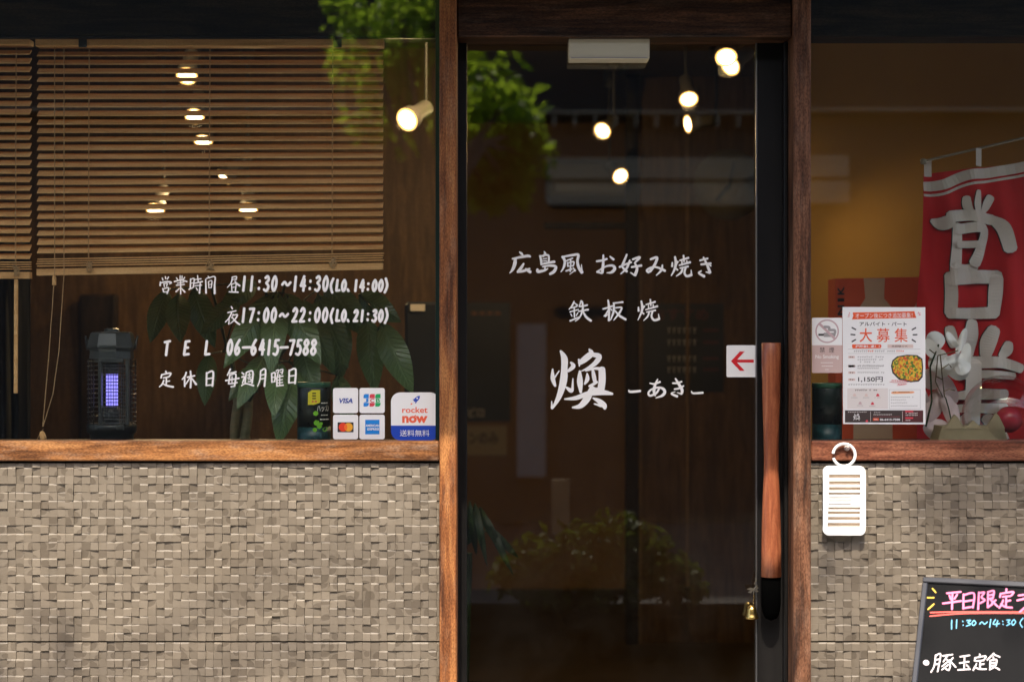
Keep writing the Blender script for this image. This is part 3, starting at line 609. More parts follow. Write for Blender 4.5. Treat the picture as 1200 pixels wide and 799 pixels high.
flat(mb, r_([(516,432),(536,412),(540,430),(528,448)]), cm, .0003)
mb.mat(M['white_plastic']); txt(mb, '送料無料', (468.5,504,503.2,511.6), cm, .0005, bold=0)
tag(mb.build('delivery_sticker'), 'larger rounded sticker with a rocket, orange letters and blue foot', 'sticker')
# arrow sticker on the door
mb = MB(); sticker_base(mb, rrect(851.3,405,886.8,442.3,2), DY-.0003, M['white_plastic']); mb.mat(M['red']); am = plane_map(DY-.0008)
flat(mb, [(862,421.8),(883.3,421.8),(883.3,425.2),(862,425.2)], am, .0002)
flat(mb, [(856.6,423.6),(867,412.3),(872.6,412.3),(862.2,423.6),(872.6,434.8),(867,434.8)], am, .0004)
tag(mb.build('arrow_sticker'), 'white square sticker with red left arrow beside the door handle', 'sticker')
# door sensor box
mb = MB(); a = P(666.5,44.5,0); b = P(761.5,69.5,0); mb.box((a.x, .005, b.z), (b.x, .075, a.z-.001), .003); mb.mat(M['cream'])
sens = tag(mb.build('door_sensor', M['cream']), 'cream plastic sensor box under the beam over the door', 'sensor')
mb = MB(); mb.box((a.x+.006, .0035, b.z+.0015), (b.x-.006, .0048, b.z+.004)); mb.build('sensor_strip', M['grey_print'], sens)
# bell with dragonfly charm
t = thing('door_bell', P(881,724,.062), 'small brass bell hanging on a charm beside the door handle', 'bell')
bp = lambda x, y: P(x, y, .062)
mb = MB(); c0 = P(881,400,.062); kk = (D+.062)/(D*S)
mb.lathe((c0.x,.062,0), [(r*kk, CZ+(400-y)*kk) for r, y in [(0,723),(6.8,723.5),(7.6,725),(7.9,723.5),(6.6,721.5),(6,718),(5.6,714),(4.6,711.5),(2.4,709.8),(0,709.4)]], 24); mb.build('bell_cup', M['brass'], t)
mb = MB(); mb.tube([bp(883,709.5), bp(882.2,705), bp(883.8,700), bp(883,695)], .0007, 6)
for y in (707,703,699): mb.lathe(bp(883,y), [(0,-.0012),(.0014,0),(0,.0012)], 8)
mb.build('chain', M['brass'], t)
mb = MB(); mb.tube([bp(885,678),bp(886.5,680),bp(884,684),bp(887,686),bp(884,690),bp(883,697)], [.001,.0022,.0016,.0024,.0018,.001], 8)
for s_, (x1, y1) in ((-1,(875,690.5)),(-1,(876,694)),(1,(889,689)),(1,(889,693))): mb.prism([bp(884,690), bp((884+x1)/2, y1-2), bp(x1,y1), bp((884+x1)/2, y1+1.4)], (0,-.0008,0))
mb.tube([bp(886.2,664),bp(886.4,679)], .0006, 6); mb.build('charm', M['pewter'], t)
# ================================================================== POSTER AND NO-SMOKING SIGN (behind the right pane)
PY_ = GY - .0004
t = MB(); pm = plane_map(PY_); t.mat(M['paper']); t.prism([P(x,y,PY_) for x,y in ((987.3,360.2),(1084.3,360.6),(1084.6,497.6),(988,497.2))], (0,.0003,0))
u = lambda l: [(980+x/10.65, 355+y/10.65) for x, y in l]; b_ = lambda x0,y0,x1,y1: (980+x0/10.65, 355+y0/10.65, 980+x1/10.65, 355+y1/10.65)
v = lambda l: [(980+x/10.65, 425+y/10.65) for x, y in l]; d_ = lambda x0,y0,x1,y1: (980+x0/10.65, 425+y0/10.65, 980+x1/10.65, 425+y1/10.65)
def rule(col, q, l=.0002): t.mat(M[col]); flat(t, [(q[0],q[1]),(q[2],q[1]),(q[2],q[3]),(q[0],q[3])], pm, l)
t.mat(M['orange_print']); flat(t, u([(205,124),(600,118),(975,108),(985,150),(1000,192),(600,200),(196,210),(212,165)]), pm, .0002)
t.mat(M['paper']); txt(t, 'オープン後につき追加募集！', b_(240,130,950,192), pm, .0005, bold=0, rise=.01)
t.mat(M['black_print']); txt(t, 'アルバイト・パート', b_(290,242,880,292), pm, .0003, bold=.02, rise=-.004)
t.mat(M['orange_print'])
for ch, x0, x1 in (('大',290,448),('募',503,668),('集',726,892)): txt(t, ch, b_(x0,320,x1,494), pm, .0003, bold=(.012 if ch == '大' else .004))
t.mat(M['black_print'])
strokes(t, [[(196,312,17),(244,338,17)],[(182,398,17),(234,402,17)],[(196,488,17),(242,462,17)],[(992,314,17),(946,340,17)],[(1008,400,17),(958,402,17)],[(990,490,17),(946,462,17)]], 980, 355, 10.65, pm)
t.mat(M['logo_red']); strokes(t, [[(160,124,7),(170,140,7)],[(150,150,7),(165,156,7)],[(145,176,7),(165,172,7)],[(1030,118,7),(1018,138,7)],[(1048,130,7),(1032,144,7)],[(1052,152,7),(1030,160,7)]], 980, 355, 10.65, pm)
t.mat(M['orange_print']); flat(t, u([(200,522),(552,520),(566,542),(552,570),(205,572),(196,548)]), pm, .0002); rule('pink_print', b_(640,522,960,566))
t.mat(M['paper']); txt(t, '経験者優遇！！', b_(240,530,540,562), pm, .0005, bold=.02)
t.mat(M['black_print']); txt(t, '未経験ＯＫ', b_(690,532,890,558), pm, .0005)
def dashes(col, q, n, seed, fill=.75, l=.0003):
    """print too small to read: a row of broken marks"""
    g = random.Random(seed); t.mat(M[col]); x0,y0,x1,y1 = q; w_ = (x1-x0)/n
    for i in range(n):
        if g.random() > fill + .2: continue
        a = x0 + i*w_; e = a + w_*fill; k = g.uniform(0,.35)*(y1-y0)
        flat(t, [(a,y0+k),(e,y0+k*.6),(e,y0+k+(y1-y0)*.28),(a,y0+k+(y1-y0)*.28)], pm, l); flat(t, [(a+w_*.2,y0+(y1-y0)*.35),(a+w_*.42,y0+(y1-y0)*.35),(a+w_*.42,y1),(a+w_*.2,y1)], pm, l+.0001)
for q in ((145,578,1050,581),(145,633,1050,636)): rule('grey_print', b_(*q))
dashes('grey_print', b_(220,594,470,618), 10, 1); dashes('orange_print', b_(370,594,470,618), 4, 2, l=.0006); dashes('grey_print', b_(480,594,740,618), 10, 3); dashes('orange_print', b_(750,594,850,618), 4, 4)
for i, y in enumerate((680, 793)): rule('pink_print', b_(150,y-14,230,y+14)); dashes('black_print', b_(166,y-9,216,y+9), 2, 9+i, l=.0005)
for i, (y, x1) in enumerate(((678,600),(712,590),(742,490),(792,600))): dashes('grey_print', b_(265,y-10,x1,y+10), int((x1-265)/26), 20+i)
for i, y in enumerate((48,128,215)): rule('pink_print', d_(150,y-14,236,y+14)); dashes('black_print', d_(166,y-9,220,y+9), 2, 30+i, l=.0005)
for i, (y, x1) in enumerate(((42,600),(74,535),(128,605),(277,610))): dashes('grey_print', d_(265 if y<270 else 150,y-10,x1,y+10), int((x1-200)/26), 40+i)
t.mat(M['black_print']); txt(t, '1,150円', d_(272,178,580,248), pm, .0003, bold=.018)
rule('panel_print', d_(138,322,645,580)); dashes('brown_print', d_(235,336,515,358), 11, 50, l=.0005)
for i, (x, y, c) in enumerate(((228,410,'pink_print'),(375,410,'pink_print'),(518,410,'logo_red'),(298,510,'ring_pink'),(452,515,'logo_red'))):
    t.mat(M[c]); flat(t, v([(x-22,y+14),(x-14,y-12),(x,y-22),(x+14,y-12),(x+22,y+14)]), pm, .0004); dashes('grey_print', d_(x-40,y+24,x+40,y+38), 5, 60+i, l=.0004)
for q in ((660,338,1050,341),(660,576,1050,579),(660,341,663,576),(1047,341,1050,576)): rule('grey_print', d_(*q))
t.mat(M['salmon_print']); flat(t, v([(688,370),(720,362),(960,360),(980,376),(950,386),(720,394),(686,388)]), pm, .0002); dashes('brown_print', d_(705,364,920,378), 9, 70, l=.0005)
for i, (y, x1) in enumerate(((434,970),(468,875),(505,890),(543,1020))): dashes('grey_print', d_(682,y-8,x1,y+8), int((x1-682)/22), 80+i)
rule('brown_print', d_(108,598,600,750)); rule('brown_print', d_(600,598,830,750)); rule('maroon_print', d_(830,598,1085,750))
rule('panel_print', d_(426,612,430,738), .0004); rule('panel_print', d_(824,610,828,740), .0004)
t.mat(M['paper']); strokes(t, [[(p[0]*.11,p[1]*.11,p[2]*.12) for p in s] for s in [[(157,292,16),(158,390,46),(184,468,24)],[(240,104,22),(278,180,66),(276,420,76),(152,704,18)],[(345,222,20),(318,312,30)],[(296,480,20),(362,505,30)],[(536,84,16),(556,130,60),(436,230,44)],[(550,140,40),(640,160,56),(455,312,10)],[(440,312,22),(450,535,26)],[(500,312,14),(690,300,40)],[(668,290,70),(660,500,74)],[(282,604,16),(520,550,52),(780,550,24)],[(560,480,30),(362,692,18)],[(575,592,14),(692,672,58)]]], 980+195/10.65, 425+628/10.65, 10.65/1.22, plane_map(PY_-.0005))
dashes('panel_print', d_(148,612,385,626), 11, 90, l=.0005); t.mat(M['logo_red']); flat(t, disc(980+382/10.65, 425+732/10.65, 1.4), pm, .0005)
dashes('panel_print', d_(470,618,555,630), 4, 91, l=.0005); dashes('panel_print', d_(465,644,700,660), 11, 92, l=.0005); rule('logo_red', d_(465,676,795,678), .0004); rule('orange_print', d_(458,696,532,726), .0004)
t.mat(M['paper']); txt(t, 'TEL', d_(470,703,520,719), pm, .0006); txt(t, '06-6415-7588', d_(545,700,796,726), pm, .0005, bold=.03)
rule('logo_red', d_(862,602,960,622), .0004); rule('logo_red', d_(862,684,960,704), .0004)
for i, y in enumerate((636,660,722)): dashes('panel_print', d_(865,y-10,1020 if y<700 else 930,y+8), 8 if y<700 else 3, 95+i, l=.0005)
# the dish in the poster: printed photograph of an omelette on a dark iron plate
t.mat(M['black_print']); flat(t, [(980+x/10.65, 355+y/10.65) for x, y in [(700,720),(760,670),(880,650),(1010,655),(1075,700),(1085,800),(1078,930),(1030,985),(930,995),(780,960),(700,880),(682,790)]], pm, .0002)
m = mat('printed_omelette', (.6,.3,.05), .55); b = m.node_tree.nodes['Principled BSDF']; tcn = N(m,'ShaderNodeTexCoord'); vo = N(m,'ShaderNodeTexVoronoi'); vo.inputs['Scale'].default_value = 230
L(m, tcn.outputs['Object'], vo.inputs[0]); sx = N(m,'ShaderNodeSeparateColor'); L(m, vo.outputs['Color'], sx.inputs[0])
r = ramp(m, [(0,(.08,.16,.02)),(.22,(.55,.42,.04)),(.45,(.70,.40,.03)),(.65,(.62,.20,.02)),(.85,(.55,.09,.02)),(1,(.25,.05,.015))]); r.color_ramp.interpolation = 'CONSTANT'; L(m, sx.outputs[0], r.inputs[0]); L(m, r.outputs[0], b.inputs['Base Color'])
t.mat(m); flat(t, [(980+x/10.65, 355+y/10.65) for x, y in [(712,735),(770,682),(880,664),(1000,668),(1060,712),(1070,800),(1062,915),(1020,968),(930,978),(795,942),(716,868),(700,790)]], pm, .0005)
t.mat(M['logo_red']); strokes(t, [[(668,242,5),(740,250,5),(900,246,5)],[(760,288,5),(880,272,5)]], 980, 425, 10.65, plane_map(PY_-.0006)); dashes('logo_red', d_(690,218,885,240), 9, 99, l=.0009); dashes('logo_red', d_(768,262,870,280), 5, 98, l=.0009)
tag(t.build('job_poster'), 'white and orange recruitment poster with a food picture in the right window', 'poster')

sm = plane_map(GY-.0004); mb = MB(); mb.mat(M['white_plastic']); mb.prism([P(x,y,GY-.0004) for x,y in rrect(951.5,372.8,987,437.4,1.6)], (0,.0003,0))
mb.mat(M['sign_pink']); flat(mb, [(951.5,405),(987,405)] + [p for p in rrect(951.5,372.8,987,437.4,1.6)[7:21]], sm, .0002)
ring = []
def annulus(mb, cx, cy, r0, r1, mp, lift, n=36):
    A = disc(cx,cy,r0,n=n); B = disc(cx,cy,r1,n=n); vs = [mp(x,y,lift) for x,y in A+B]; face_out(mb, vs, [(i,(i+1)%n,n+(i+1)%n,n+i) for i in range(n)])
mb.mat(M['ring_pink']); annulus(mb, 969.3, 388.6, 12.2, 13.9, sm, .0003); strokes(mb, [[(959.8,379.4,1.6),(978.8,397.8,1.6)]], 0, 0, 1, plane_map(GY-.0006), cap=.1)
mb.mat(M['black_print']); flat(mb, [(959,391.5),(966,391.5),(966,394),(959,394)], sm, .0002); flat(mb, [(977.6,391.5),(979,391.5),(979,394),(977.6,394)], sm, .0002)
mb.mat(M['grey_print']); strokes(mb, [[(966,391.8,.6),(977.6,391.8,.6)],[(966,393.8,.6),(977.6,393.8,.6)],[(978.5,391,1),(978,387.5,1),(972,387,1),(971.5,384,1),(966,383.5,1)]], 0, 0, 1, sm)
mb.mat(M['black_print']); txt(mb, '禁', (960.6,407.5,966.6,413.6), sm, .0004, bold=0); txt(mb, '煙', (971.6,407.5,977.6,413.6), sm, .0004, bold=0)
mb.mat(M['white_plastic']); txt(mb, 'No Smoking', (955.6,416.2,983,421.6), sm, .0004, bold=.015)
g = random.Random(3)
for y, x0, x1 in ((425,962,976),(429,963,976),(433,967,971)): txt(mb, 'ー'*max(2,int((x1-x0)/2)), (x0,y,x1,y+.8), sm, .0004)
tag(mb.build('no_smoking_sign'), 'small white and pink no smoking sign left of the recruitment poster', 'sign')

# ================================================================== HANGING TAG ON THE RIGHT SILL
t = thing('hanging_tag', P(989,630,-.05), 'white plastic slotted tag hanging by a ring from the right sill', 'tag')
ty = -.046; q = lambda l: [(955+x/6.386, 515+y/6.386) for x, y in l]
cx, cy = 955+218/6.386, 515+120/6.386
mb = MB(); mb.tube([P(cx + 13.0*math.cos(R(a)), 515+118/6.386 + 13.0*math.sin(R(a)), ty) for a in range(-172, 172, 8)], .0038, 8); mb.build('ring', M['white_plastic'], t)
# body: outer rounded slab with real slots, as strips between the slots
mb = MB(); x0, x1, y0, y1 = 964.4, 1014.4, 546.2, 627.6
slots = [(971.3,1008,556.3,560.4),(971.3,1008,564,568),(971.3,1008,571,574.6),(970.8,1008,577.2,579.7),(971,997.6,582.8,583.7),(971,997.4,586.4,587.2),(971,997,590.3,591.2),(970.5,1008,594.5,597),(970.2,1007.6,599.3,602.7),(970,1007.6,605.8,609.6),(969.8,1007.6,612.8,617.2)]
def slab(mb, xa, ya, xb, yb, d0=0, d1=.0062):
    a = P(xa, ya, ty); b = P(xb, yb, ty); mb.box((a.x, ty-d1/2, b.z), (b.x, ty+d1/2, a.z))
import itertools
rows_ = [y0] + [c for s in slots for c in (s[2], s[3])] + [y1]
out = rrect(x0,y0,x1,y1,7,8)
mb.prism([P(x,y,ty-.0031) for x,y in [p for p in out if p[1] <= slots[0][2]] ], (0,.0062,0)) if False else None
top = [p for p in rrect(x0,y0,x1,slots[0][2]+20,7,8) if p[1] < y0+8]
mb.prism([P(x,y,ty-.0031) for x,y in sorted([p for p in top if p[0] < cx], key=lambda p:(p[0],-p[1])) + sorted([p for p in top if p[0] >= cx], key=lambda p:(p[0],p[1])) + [(x1,slots[0][2]),(x0,slots[0][2])]], (0,.0062,0))
bot = [p for p in rrect(x0,y1-40,x1,y1,7,8) if p[1] > y1-8]
mb.prism([P(x,y,ty-.0031) for x,y in sorted([p for p in bot if p[0] >= cx], key=lambda p:(-p[0],p[1])) + sorted([p for p in bot if p[0] < cx], key=lambda p:(-p[0],-p[1])) + [(x0,slots[-1][3]),(x1,slots[-1][3])]], (0,.0062,0))
for i, s in enumerate(slots):
    slab(mb, x0, s[2], s[0], s[3]); slab(mb, s[1], s[2], x1, s[3])
    if i < len(slots)-1: slab(mb, x0, s[3], x1, slots[i+1][2])
mb.build('tag_body', M['white_plastic'], t)
m = mat('insect_pad', (.66,.50,.36), .9); mb = MB(); ty += .0052; slab(mb, 967, 552, 1011.5, 622, d1=.003); ty -= .0052; mb.build('inner_pad', m, t)
mb = MB(); hk = P(989.5,526,0); mb.tube([(hk.x, SILL-.001, hk.z+.004), (hk.x, -.046, hk.z+.001), (hk.x, -.052, hk.z+.008)], [.004,.003,.0025], 8)
mb.lathe((hk.x, SILL-.0005, hk.z+.004), [(0,-.0012),(.0075,0),(0,.0012)], 16, Matrix.Rotation(R(90),4,'X'))
tag(mb.build('wall_hook', mat('clear_hook_plastic', (.55,.45,.42), .25)), 'small pale stick-on hook holding the white tag', 'hook')

# ================================================================== CHALKBOARD
bo = P(1082.5, 677.5, -.42)
Mz = Matrix.Rotation(R(-26), 4, 'Z'); Mx = Matrix.Rotation(R(-28), 4, 'X'); My = Matrix.Rotation(R(-.5), 4, 'Y')
Bm = Matrix.Translation(bo) @ Mz @ Mx @ My; Bi = Bm.inverted(); camp = Vector((0,-D,CZ))
def board_map(px, py, l=0):
    d = P(px,py,0) - camp; o_ = Bi @ camp; dd = Bi.to_3x3() @ d
    tt = (-.004 - l - o_.y) / dd.y; p = o_ + dd*tt; p.y = -.004 - l; return Bm @ p
W_, H_ = .46, .92
t = thing('chalkboard_sign', (bo.x+.2, bo.y, 0), 'black chalkboard with pink, blue and white Japanese menu writing', 'sign')
mb = MB(); mb.box((.012,-.004,-H_+.012),(W_-.012,.006,-.012), mx=Bm); mb.build('board', M['chalkboard'], t)
mb = MB()
mb.box((0,-.010,-.013),(W_,.012,0), .002, mx=Bm); mb.box((0,-.010,-H_),(.0125,.012,-.0135), .002, mx=Bm); mb.box((W_-.0125,-.010,-H_),(W_,.012,-.0135), .002, mx=Bm); mb.box((.013,-.010,-H_),(W_-.013,.012,-H_+.013), .002, mx=Bm)
mb.build('board_frame', M['board_frame'], t)
for x in (.02, W_-.05):
    mb = MB(); mb.tube([Bm @ Vector((x+.015,.014,-.05)), Vector(((Bm @ Vector((x+.015,.02,-H_))).x+.06, -.09, .002))], .011, 6); mb.build('leg', M['board_frame'], t)
BX = (1060, 670, 6.193)
def ink(col, sts, wd): 
    mb = MB(); strokes(mb, sts, *BX, board_map, w=wd, cap=.5); mb.build('writing', M[col], t)
tei = [[(740,125),(738,142)],[(698,158),(692,184)],[(698,160),(788,146),(776,172)],[(712,182),(766,176)],[(738,180),(736,254)],[(738,214),(768,208)],[(716,206),(704,236),(688,262)],[(700,236),(734,256),(780,260)]]
ink('ink_pink', [[(308,156),(408,146)],[(326,172),(336,200)],[(382,166),(362,196)],[(278,230),(412,212)],[(348,152),(344,272)],[(428,164),(426,268)],[(430,170),(504,158),(496,260)],[(430,216),(496,206)],[(428,264),(494,254)],
  [(540,150),(534,272)],[(540,156),(580,150),(558,184),(582,206),(548,228)],[(606,146),(604,256)],[(606,148),(648,140),(640,196)],[(606,172),(640,166)],[(606,198),(640,190)],[(604,258),(636,236)],[(624,202),(676,252)],[(662,206),(634,228)]] + tei + [[(828,172),(890,164)],[(818,208),(900,194),(880,250),(836,292)]], 14)
ink('ink_red', [[(188,296),(420,291),(900,292)],[(184,322),(440,302),(900,300)]], 10)
ink('ink_yellow', [[(203,122),(226,150)],[(167,188),(213,188)],[(171,272),(213,234)]], 10)
ink('ink_blue', [[(343,350),(341,416)],[(379,348),(376,410)],[(421,358),(424,362)],[(424,386),(427,388)],[(450,353),(480,352),(460,368),(480,380),(450,394)],[(504,352),(490,372),(500,390),(518,370),(504,352)],[(545,380),(562,364),(580,380),(600,364)],[(626,346),(618,402)],[(660,346),(644,380),(688,376)],[(676,354),(668,396)],[(711,358),(714,361)],[(714,380),(717,382)],[(742,350),(766,350),(750,366),(766,376),(742,390)],[(794,346),(778,366),(786,388),(806,364),(794,346)],[(860,336),(838,370),(856,404)]], 7)
ink('ink_white', [[(226,604),(216,680),(192,728)],[(228,608),(262,600),(240,724)],[(222,640),(250,634)],[(216,674),(244,668)],[(278,610),(348,600)],[(314,606),(282,652)],[(300,630),(330,664),(322,712),(300,704)],[(312,654),(272,686)],[(318,674),(272,710)],[(352,624),(324,656)],[(326,640),(372,692)],
  [(404,616),(472,606)],[(400,662),(466,652)],[(436,612),(432,710)],[(388,712),(476,706)],[(450,676),(466,692)],[(546,598),(546,612)],[(512,628),(508,646)],[(512,624),(588,612),(580,634)],[(520,648),(576,642)],[(548,648),(548,706)],[(548,674),(576,668)],[(522,668),(498,714)],[(508,690),(545,706),(592,706)],
  [(648,592),(600,640)],[(646,598),(692,618)],[(644,618),(646,632)],[(622,642),(620,708)],[(622,644),(668,638),(662,680)],[(622,662),(662,658)],[(622,682),(660,678)],[(618,710),(652,690)],[(642,684),(690,710)],[(154,658,38),(160,660,38)]], 9)

# ================================================================== BLINDS
def blind(x0, x1, ytop, yl, yr, cords, brackets, label, wand=None, pull=None):
    by = .085; kx = (D+by)/(D*S); t = thing('wooden_blind', P((x0+x1)/2, ytop, by), label, 'blind')
    X0, X1 = P(x0,0,by).x, P(x1,0,by).x; zt = P(0,ytop,by).z
    mb = MB(); mb.box((X0-.002, by-.022, P(0,ytop+12.5,by).z), (X1+.002, by+.022, zt), .002); mb.build('headrail', M['blind_rail'], t)
    mb = MB(); ys = ytop + 20.0; n = 0
    rg = random.Random(int(x1))
    while True:
        yy_l, yy_r = ys, ys
        frac = (ys - ytop)/ (yl - ytop)
        za, zb = P(0, ys + frac*frac*(yl-min(yl,yr)-(yl-yr)*0)*.35, by).z, P(0, ys - frac*frac*(yl-yr)*.55, by).z
        if ys > min(yl, yr) - 19: break
        tilt = R(33 + rg.uniform(-4,4)); hw = .0123; c_, s_ = math.cos(tilt)*hw, math.sin(tilt)*hw; th = .0014; j = rg.uniform(-.0006,.0006)
        vs = []
        for (X, z) in ((X0, za+j), (X1, zb+j)):
            for (oy, oz) in ((-c_, -s_-th), (c_, s_-th), (c_, s_+th), (-c_, -s_+th)): vs.append((X, by+oy, z+oz))
        mb.add(vs, [(0,1,5,4),(1,2,6,5),(2,3,7,6),(3,0,4,7),(3,2,1,0),(4,5,6,7)], False)
        ys += 9.92
    mb.build('slats', M['blind'], t)
    mb = MB()                                    # the gathered slats resting on the bottom rail
    for k in range(4):
        o1 = rg.uniform(-.0015,.0015)
        za, zb = P(0, yl-19+k*2.7, by).z, P(0, yr-19+k*2.7, by).z; tl = .002
        vs = []
        for (X, z) in ((X0+o1, za), (X1+o1, zb)):
            for (oy, oz) in ((-.0125,-.0013),(.0125,-.0005),(.0125,.0022),(-.0125,.0013)): vs.append((X, by+oy+o1, z+oz))
        mb.add(vs, [(0,1,5,4),(1,2,6,5),(2,3,7,6),(3,0,4,7),(3,2,1,0),(4,5,6,7)], False)
    mb.build('slat_stack', M['blind'], t)
    mb = MB(); vs = []
    for (X, yb) in ((X0, yl), (X1, yr)):
        for (oy, py) in ((-.014, yb),(.014, yb),(.014, yb-7.5),(-.014, yb-7.5)): q = P(0,py,by); vs.append((X, by+oy, q.z))
    mb.add(vs, [(0,1,5,4),(1,2,6,5),(2,3,7,6),(3,0,4,7),(3,2,1,0),(4,5,6,7)], False); mb.build('bottom_rail', M['blind_rail'], t)
    for cx in cords:
        f = (cx-x0)/(x1-x0); ye = yl + (yr-yl)*f; mb = MB()
        mb.tube([P(cx,ytop+13,by-.016), P(cx-.6,ytop+120,by-.016), P(cx-1,ye-18,by-.016)], .0011, 5)
        mb.tube([P(cx+.5,ytop+13,by+.016), P(cx,ye-18,by+.016)], .0006, 5)
        a0 = rg.random()*6
        mb.tube([P(cx + 5.5*math.cos(a0+k*1.9)*(.6+.4*math.sin(k)), ye-9+6.5*math.sin(a0*2+k*1.3), by-.0165-.0005*(k%3)) for k in range(26)], .0011, 5)
        mb.build('ladder_cord', M['cord'], t)
    for bx in brackets:
        mb = MB(); a = P(bx-4.8,ytop-6,by-.024); b = P(bx+4.8,ytop+12.5,by-.024); mb.box((a.x,by-.027,b.z),(b.x,by-.0225,a.z), .001); mb.mat(M['plastic_grey'])
        o = mb.build('bracket', M['plastic_grey'], t)
        mb = MB()
        for ox, oy in ((-2.4,3.5),(2.4,3.5),(0,7.5)): mb.lathe(P(bx+ox,ytop-6+oy,by-.0274), [(0,-.0006),(.0017,0),(0,.0005)], 10, Matrix.Rotation(R(90),4,'X'))
        mb.build('screw', M['black_matt'], o)
    if wand:
        mb = MB(); mb.tube([P(wand[0]+.4,wand[1],by-.03), P(wand[0],wand[2],by-.03)], .0052, 10); mb.build('wand', M['blind_rail'], t)
    if pull:
        mb = MB(); a = pull
        mb.tube([P(64,ytop+12,by-.025),P(64,322,by-.03),P(57,420,by-.035),P(50,500,by-.035)], .0012, 6); mb.tube([P(75,ytop+12,by-.025),P(75,322,by-.03),P(69,412,by-.035),P(62,462,by-.035),P(50.5,500,by-.035)], .0012, 6)
        mb.tube([P(51,503,by-.035),P(47,508,by-.036),P(43,516,by-.036)], .001, 6)
        o = mb.build('pull_cord', M['cord'], t)
        mb = MB(); mb.lathe(P(51.5,517,by-.036), [(0,0),(.0068,.001),(.0088,.008),(.0075,.018),(.004,.025),(0,.026)], 14, Matrix.Rotation(R(-14),4,'Y')); mb.build('cord_toggle', M['blind_rail'], o)
        mb = MB(); mb.lathe(P(63.5,335,by-.031), [(0,0),(.0055,.001),(.0055,.02),(.003,.026),(0,.027)], 12); mb.build('cord_toggle', M['blind_rail'], o)
    return t
blind(44.5, 449, 44, 323.5, 316.5, (104.5, 246, 390), (97, 395.5), 'wide wooden slat blind behind the middle of the left window', pull=True)
blind(-390, 36, 42.5, 327, 327, (-300, -120, 19), (-200,), 'wooden slat blind with a stick wand at the far left edge', wand=(18.5, 328, 461))

# ================================================================== THINGS ON THE LEFT SILL
# insect-killer lantern
ly = .13; lk = (D+ly)/(D*S); lx = P(131,0,ly).x; zb = zs1 - .0125
hz = lambda py: CZ + (400-py)*lk
t = thing('insect_lantern', (lx, ly, zb), 'black plastic insect killer lantern with violet light on the sill', 'lantern')
lc = (lx, ly, 0)
mb = MB(); mb.lathe(lc, [(0,zb),(.054,zb),(.056,zb+.004),(.056,zb+.02),(.063,zb+.026),(.064,hz(498)-.002),(.060,hz(496)),(0,hz(496))], 32); mb.build('base', M['plastic_black'], t)
mb = MB()
for k in range(14):
    z = hz(494) + (hz(424)-hz(494))*k/13
    ring = [(lx+.0615*math.cos(R(a)), ly+.0615*math.sin(R(a)), z) for a in range(-52, 233, 12)]
    mb.tube(ring, .0016, 5)
for a in (-52, -20, 15, 50, 90, 130, 165, 200, 232): mb.tube([(lx+.060*math.cos(R(a)), ly+.060*math.sin(R(a)), hz(497)), (lx+.060*math.cos(R(a)), ly+.060*math.sin(R(a)), hz(421))], .0018, 5)
mb.build('cage', M['plastic_black'], t)
mb = MB()
for px in (117.5, 149.5): a = P(px-2.2,0,ly-.055); mb.box((a.x, ly-.060, hz(497)), (a.x+.0088, ly-.046, hz(421)), .0015)
mb.box((P(117,0,ly).x, ly-.059, hz(425)), (P(150,0,ly).x, ly-.047, hz(420)), .0015); mb.box((P(117,0,ly).x, ly-.059, hz(503)), (P(150,0,ly).x, ly-.047, hz(497)), .0015); mb.build('front_frame', M['plastic_grey'], t)
mb = MB()
for px in range(121, 148, 3): mb.tube([P(px,424,ly-.049), P(px,498,ly-.049)], .0009, 5)
for py in range(428, 498, 4): mb.tube([P(119,py,ly-.050), P(148,py,ly-.050)], .0013, 5)
mb.build('front_grille', M['plastic_grey'], t)
mb = MB(); mb.lathe(lc, [(0,hz(476)),(.0155,hz(476)),(.0155,hz(439)),(0,hz(439))], 20); tube_ = mb.build('uv_tube', M['uv'], t)
mb = MB(); mb.lathe(lc, [(0,hz(496)),(.02,hz(496)),(.02,hz(477)),(0,hz(477))], 20); mb.lathe(lc, [(0,hz(438)),(.018,hz(438)),(.018,hz(422)),(0,hz(422))], 20); mb.build('tube_socket', M['plastic_grey'], t)
mb = MB(); mb.lathe(lc, [(0,hz(421)),(.058,hz(421)),(.056,hz(412)),(.059,hz(409)),(.063,hz(408)),(.063,hz(405)),(.055,hz(391.5)),(.050,hz(389.5)),(.020,hz(389)),(.019,hz(386)),(.012,hz(385)),(0,hz(385))], 8, Matrix.Rotation(R(22.5),4,'Z')); mb.sm = [False]*len(mb.f); mb.build('cap', M['plastic_grey'], t)
mb = MB(); mb.tube([(lx-.060,ly,hz(400)),(lx-.068,ly,hz(394)),(lx-.062,ly-.002,hz(410))], .003, 6); mb.tube([(lx+.060,ly,hz(400)),(lx+.067,ly,hz(394)),(lx+.060,ly-.002,hz(410))], .003, 6); mb.build('carry_handle', M['plastic_black'], t)

